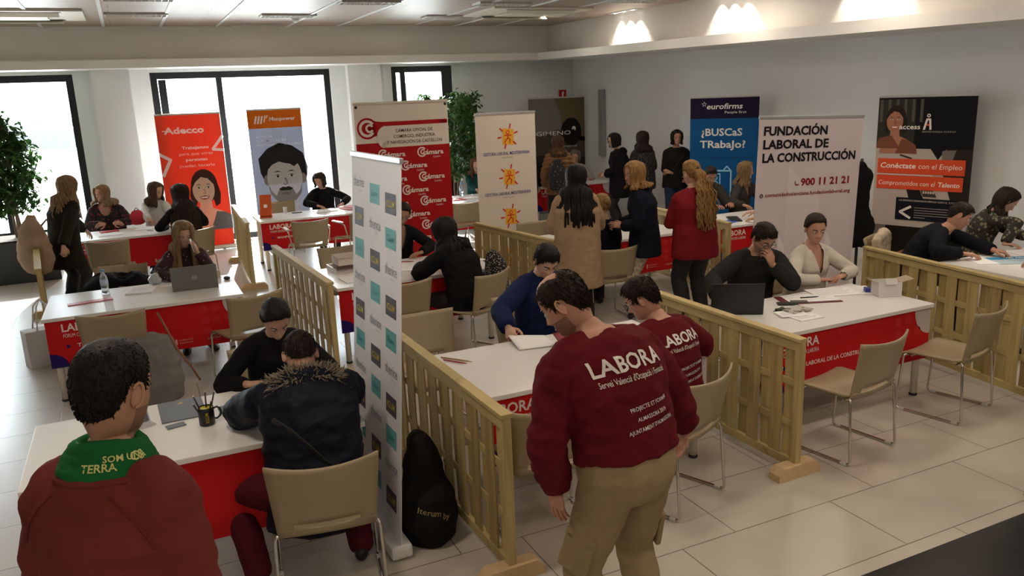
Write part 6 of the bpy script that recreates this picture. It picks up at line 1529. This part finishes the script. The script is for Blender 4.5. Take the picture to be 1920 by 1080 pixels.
sheet('paper_sheet', 'white sheet lifted by the hand of the person in blue', 'papers', [(2.16, 4.60, .750), (2.43, 4.56, .748), (2.44, 4.78, .760), (2.19, 4.84, .785)], PAPER, .004)
sheet('folder', 'open red folder between the person in blue and the maroon sweatshirts', 'folder', [(2.36, 4.26, .75), (2.56, 4.24, .755), (2.62, 4.56, .83), (2.40, 4.58, .83)], mat('red card', (.22, .018, .028), .5), .004)
sheet('paper_sheet', 'white sheet under the far hand of the person in blue', 'papers', [(2.56, 4.46, .747), (2.82, 4.46, .747), (2.82, 4.76, .747), (2.56, 4.76, .747)], PAPER, .002)
# right desk
flat('folder', 'dark red folder with white forms and a pen on the right desk', 'folder', 4.66, 4.56, .46, .23, -22, mat('dark red card', (.14, .012, .025), .5), .004)
flat('paper_sheet', 'white form on the dark red folder', 'papers', 4.69, 4.57, .40, .21, -22, PAPER, .003, z=Z+.0045, lines=4)
flat('paper_stack', 'open notebook before the woman in white', 'papers', 4.98, 4.62, .36, .25, -16, PAPER, .008, lines=7)
flat('paper_sheet', 'loose printed sheet by the blue box', 'papers', 5.20, 4.56, .22, .28, -30, PAPER, .003, lines=7)
pen(4.62, 4.60, 4.76, 4.55, Z+.012, BLACKP, 'pen', 'dark pen on the white form of the right desk')
flat('smartphone', 'black smartphone nearest the black laptop', 'phone', 4.43, 4.54, .15, .075, -32, BLACKP, .009)
flat('phone_case', 'grey phone case beside the black smartphone', 'phone', 4.54, 4.53, .13, .065, -28, mat('grey rubber', (.09, .085, .08), .6), .010)
PHOTO = dotted('photo brochure print', (.50, .48, .45), (.16, .14, .09), 17, .42)
for k, (x, y, r, lb) in enumerate(((4.34, 4.36, 20, 'photo brochure on top of the pile by the black laptop'), (4.24, 4.30, -5, 'pale brochure below the photo brochure'), (4.28, 4.20, 12, 'pale brochure at the desk edge with a red strip'))): flat('brochure', lb, 'brochure', x, y, .21, .145, r-14, PHOTO if k == 0 else PAPER, .006, z=Z+(.012 if k == 0 else .006*(k == 1)), group=None, lines=None if k == 0 else 5)
t = flat('blue_box', 'small blue and white card box on the right desk', 'box', 5.24, 4.47, .095, .065, -35, mat('blue card', (.03, .045, .28), .4), .030, z=Z+.0035)
t = thing('cardboard_box', 'open white cardboard box at the right end of the right desk', 'box', (5.26, 4.34, Z), R_(-24)); WC = mat('white cardboard', (.68, .66, .64), .7)
b = NB()
for (x0, y0, x1, y1) in ((-.09, -.07, .09, -.067), (-.09, .067, .09, .07), (-.09, -.067, -.087, .067), (.087, -.067, .09, .067)): box(b, x0, y0, .003, x1, y1, .115)
box(b, -.09, -.07, 0, .09, .07, .003); obj('box_body', b, WC, t)
b = NB(); obox(b, (.135, .0, .125), (.10, .13, .003), Matrix.Rotation(R_(-14), 3, 'Y')); obj('box_flap', b, KRAFT, t)
b = NB(); obox(b, (-.11, .02, .118), (.05, .13, .003), Matrix.Rotation(R_(20), 3, 'Y')); obj('box_flap', b, KRAFT, t)
b = NB(); obox(b, (.0, -.075, .125), (.09, .003, .05), Matrix.Rotation(R_(-25), 3, 'X')); obj('box_flap', b, WC, t)
b = NB(); wire(b, [(4.18, 4.42, Z+.008), (4.26, 4.46, Z+.004), (4.34, 4.50, Z+.004), (4.31, 4.42, Z+.004), (4.22, 4.36, Z+.004)], .0032, 6); box(b, 4.20, 4.39, Z, 4.27, 4.43, Z+.025, .004); tag(obj('charger_cable', b, BLACKP), 'black charger and cable by the black laptop', 'cable')
# window desks
t = thing('brochure_stand', 'orange brochure stand on the desk by the window', 'brochure stand', (1.73, 12.42, Z), R_(-14)); OR = mat('orange gloss card', (.62, .10, .012), .35)
b = NB(); obox(b, (0, .06, .16), (.17, .006, .36), Matrix.Rotation(R_(-24), 3, 'X')); obj('back_board', b, OR, t); b = NB(); box(b, -.09, -.08, 0, .09, .08, .02, .003); obox(b, (0, -.02, .065), (.17, .05, .10), Matrix.Rotation(R_(-24), 3, 'X')); obj('pocket', b, OR, t)
b = NB(); obox(b, (0, .028, .165), (.05, .008, .05), Matrix.Rotation(R_(-24), 3, 'X')); obj('emblem', b, WHITE, t)
flat('smartphone', 'dark smartphone on the desk by the window', 'phone', 2.22, 12.62, .15, .08, -6, BLACKP, .009)
t = thing('drinking_glass', 'small clear glass beside the dark smartphone', 'glass', (2.06, 12.70, Z)); b = NB(); lathe(b, [(.022, 0), (.026, .003), (.029, .095), (.027, .095), (.023, .006)], 18); obj('glass_body', b, mat('clear glass', (.75, .8, .82), .05), t)
flat('paper_stack', 'stack of white papers before the person in black by the window', 'papers', 2.62, 12.46, .34, .24, 6, PAPER, .02, lines=5)
for k, (dx, c) in enumerate(((0, 'lower'), (.01, 'middle'), (.02, 'upper'))): flat('folder', c+' folder of the red edged pile at the right end by the window', 'folder', 3.02+dx, 12.50, .22, .30, 18+k*4, PRED if k != 1 else PAPER, .012, z=Z+.0125*k)
flat('booklet', 'red booklet before the clasped hands', 'booklet', -.40, 12.50, .24, .17, 8, PRED, .008); flat('magazine', 'white magazine before the red booklet', 'magazine', -.38, 12.16, .30, .20, 6, PAPER, .008, lines=4)
flat('paper_sheet', 'papers beside the woman in white by the window', 'papers', .08, 12.48, .22, .30, -20, PAPER, .006, lines=5); pen(.08, 12.22, .16, 12.10, Z+.006, BLACKP, 'pen', 'dark pen on the window desk')
t = thing('handbag', 'bright red bag between the two women at the window desk', 'bag', (-.02, 12.98, .742), 0); b = NB(); tube(b, [(0, 0, 0.03), (0, 0, .12), (0, 0, .19)], [(.10, .05), (.11, .06), (.07, .04)], 14); o = obj('bag_body', b, mat('red nylon', (.5, .01, .03), .5), t, True); b = NB(); wire(b, [(-.05, 0, .19), (0, 0, .25), (.05, 0, .19)], .008, 6); obj('handle', b, BLACKP, t)
for k, (x, y, r, m) in enumerate(((4.75, 12.35, 10, PRED), (5.05, 12.4, -8, PAPER), (4.9, 12.6, 4, PAPER))): flat('brochure', ('red brochure on the far desk', 'white brochure on the far desk by the cream banner', 'white brochure next to the far water bottle')[k], 'brochure', x, y, .3, .21, r, m, .008)
flat('keyboard', 'dark keyboard under the hands in red sleeves', 'keyboard', 6.83, 7.98, .36, .14, 60, BLACKP, .015); flat('brochure', 'blue brochure on the desk of the red sleeves', 'brochure', 6.66, 7.86, .2, .14, 20, mat('bright blue card', (.03, .12, .55), .4), .01)
# far right desk
t = flat('brochure', 'pale blue brochure reading 20 Años at the right edge', 'brochure', 7.20, 4.58, .42, .30, -24, mat('pale blue card', (.42, .55, .62), .45), .004); p = Print(); p.rect(-.20, .04, .20, .13, '#2f86b5', 1).text('20 Años', -.02, .062, .045, '#ffffff', 2, .02, w=.19); p.build('brochure_print', t, Matrix.Translation((0, 0, .0042)) @ Matrix.Rotation(R_(-90), 4, 'X'))
flat('paper_stack', 'white papers before the bowed woman at the far right', 'papers', 7.62, 4.72, .34, .24, -14, PAPER, .01, lines=6); flat('paper_sheet', 'white sheet under the hand of the person in a suit', 'papers', 6.98, 4.72, .24, .30, -30, PAPER, .003, lines=5)
# black bag, dark coats against the banners, pale coat on a chair
b = NB(); tube(b, [(0, 0, .03), (0, 0, .14), (0, .0, .25), (0, .03, .31), (0, .06, .44), (-.01, .07, .55)], [(.15, .20), (.165, .235), (.155, .215), (.115, .17), (.10, .15), (.05, .08)], 18); me = remesh(b, .011, 3); wrinkle(me, .012, 8, 3)
t = thing('black_bag', 'black cloth bag with gold script on the floor by the wooden panel', 'bag', (1.25, 3.97, 0), R_(-8)); o = add_mesh('bag_body', me, C_BLACK2, t)
bvh = BVHTree.FromPolygons([v.co for v in me.vertices], [p.vertices for p in me.polygons]); bm = NB()
for (s_, u0, v0, sz) in (('Iterum', -.085, .235, .034), ('by', .05, .18, .03)):
    vs, fs, tw = text_geo(s_, 0); k = sz/.73; nv = []
    for x_, y_ in vs:
        p0 = V((u0+x_*k+.25*y_*k, -.6, v0+y_*k-.3*x_*k)); h_ = bvh.ray_cast(p0, V((0, 1, 0))); nv.append(bm.verts.new((h_[0] if h_[0] else V((p0.x, -.2, p0.z)))+V((0, -.002, 0))))
    for f in fs:
        try: bm.faces.new([nv[i] for i in f])
        except ValueError: pass
obj('gold_lettering', bm, mat('gold print', (.42, .34, .14), .5), t)
b = NB(); wire(b, rounded([(-.08, .0, .46), (-.07, .04, .59), (.02, .06, .59), (.05, .05, .46)], .05), .010, 6); obj('handle', b, C_BLACK2, t)
b = NB(); tube(b, [(0, 0, .66), (.03, 0, .85), (.0, 0, 1.05), (-.02, 0, 1.22), (.0, 0, 1.40), (-.04, 0, 1.52)], [(.22, .07), (.20, .09), (.12, .07), (.13, .08), (.15, .08), (.06, .05)], 14); me = remesh(b, .014, 4); wrinkle(me, .015, 7, 6); o = add_mesh('hanging_coat', me, C_BLACK, None); o.location = (7.12, 6.30, 0); tag(o, 'black coat hanging behind the pale pink banner', 'coat')
t = thing('coat_stand', 'dark coat stand carrying the black coat behind the pale pink banner', 'coat stand', (7.12, 6.30, 0))
b = NB(); lathe(b, [(.16, 0), (.17, .01), (.05, .03)], 24); obj('base', b, BLACKP, t); b = NB(); wire(b, [(0, 0, .03), (0, 0, 1.58)], .016, 10); obj('pole', b, BLACKP, t)
b = NB(); tube(b, [(-.24, 0, .0), (-.22, .0, .30), (0, -.01, .35), (.22, 0, .30), (.24, 0, .0)], [(.05, .05)]*5, 12); tube(b, [(0, 0, .02), (0, 0, .30)], [(.23, .05), (.22, .05)], 14); me = remesh(b, .013, 3); wrinkle(me, .012, 14, 6); o = add_mesh('fur_coat', me, mat('pale fleece', (.52, .42, .30), .9, bump=1, scale=120, var=.3), None); o.location = (6.98, 5.86, .50); o.rotation_euler = (0, 0, R_(30)); tag(o, 'pale fur lined coat over the chair beside the person in a suit', 'coat')
# raglan seams on the rust sweatshirt
for sg in (-1, 1): strap(pf, [(.485, -90+sg*34), (.45, -90+sg*46), (.41, -90+sg*56), (.36, -90+sg*64)], .004, C_BROWNRED, 'raglan_seam')
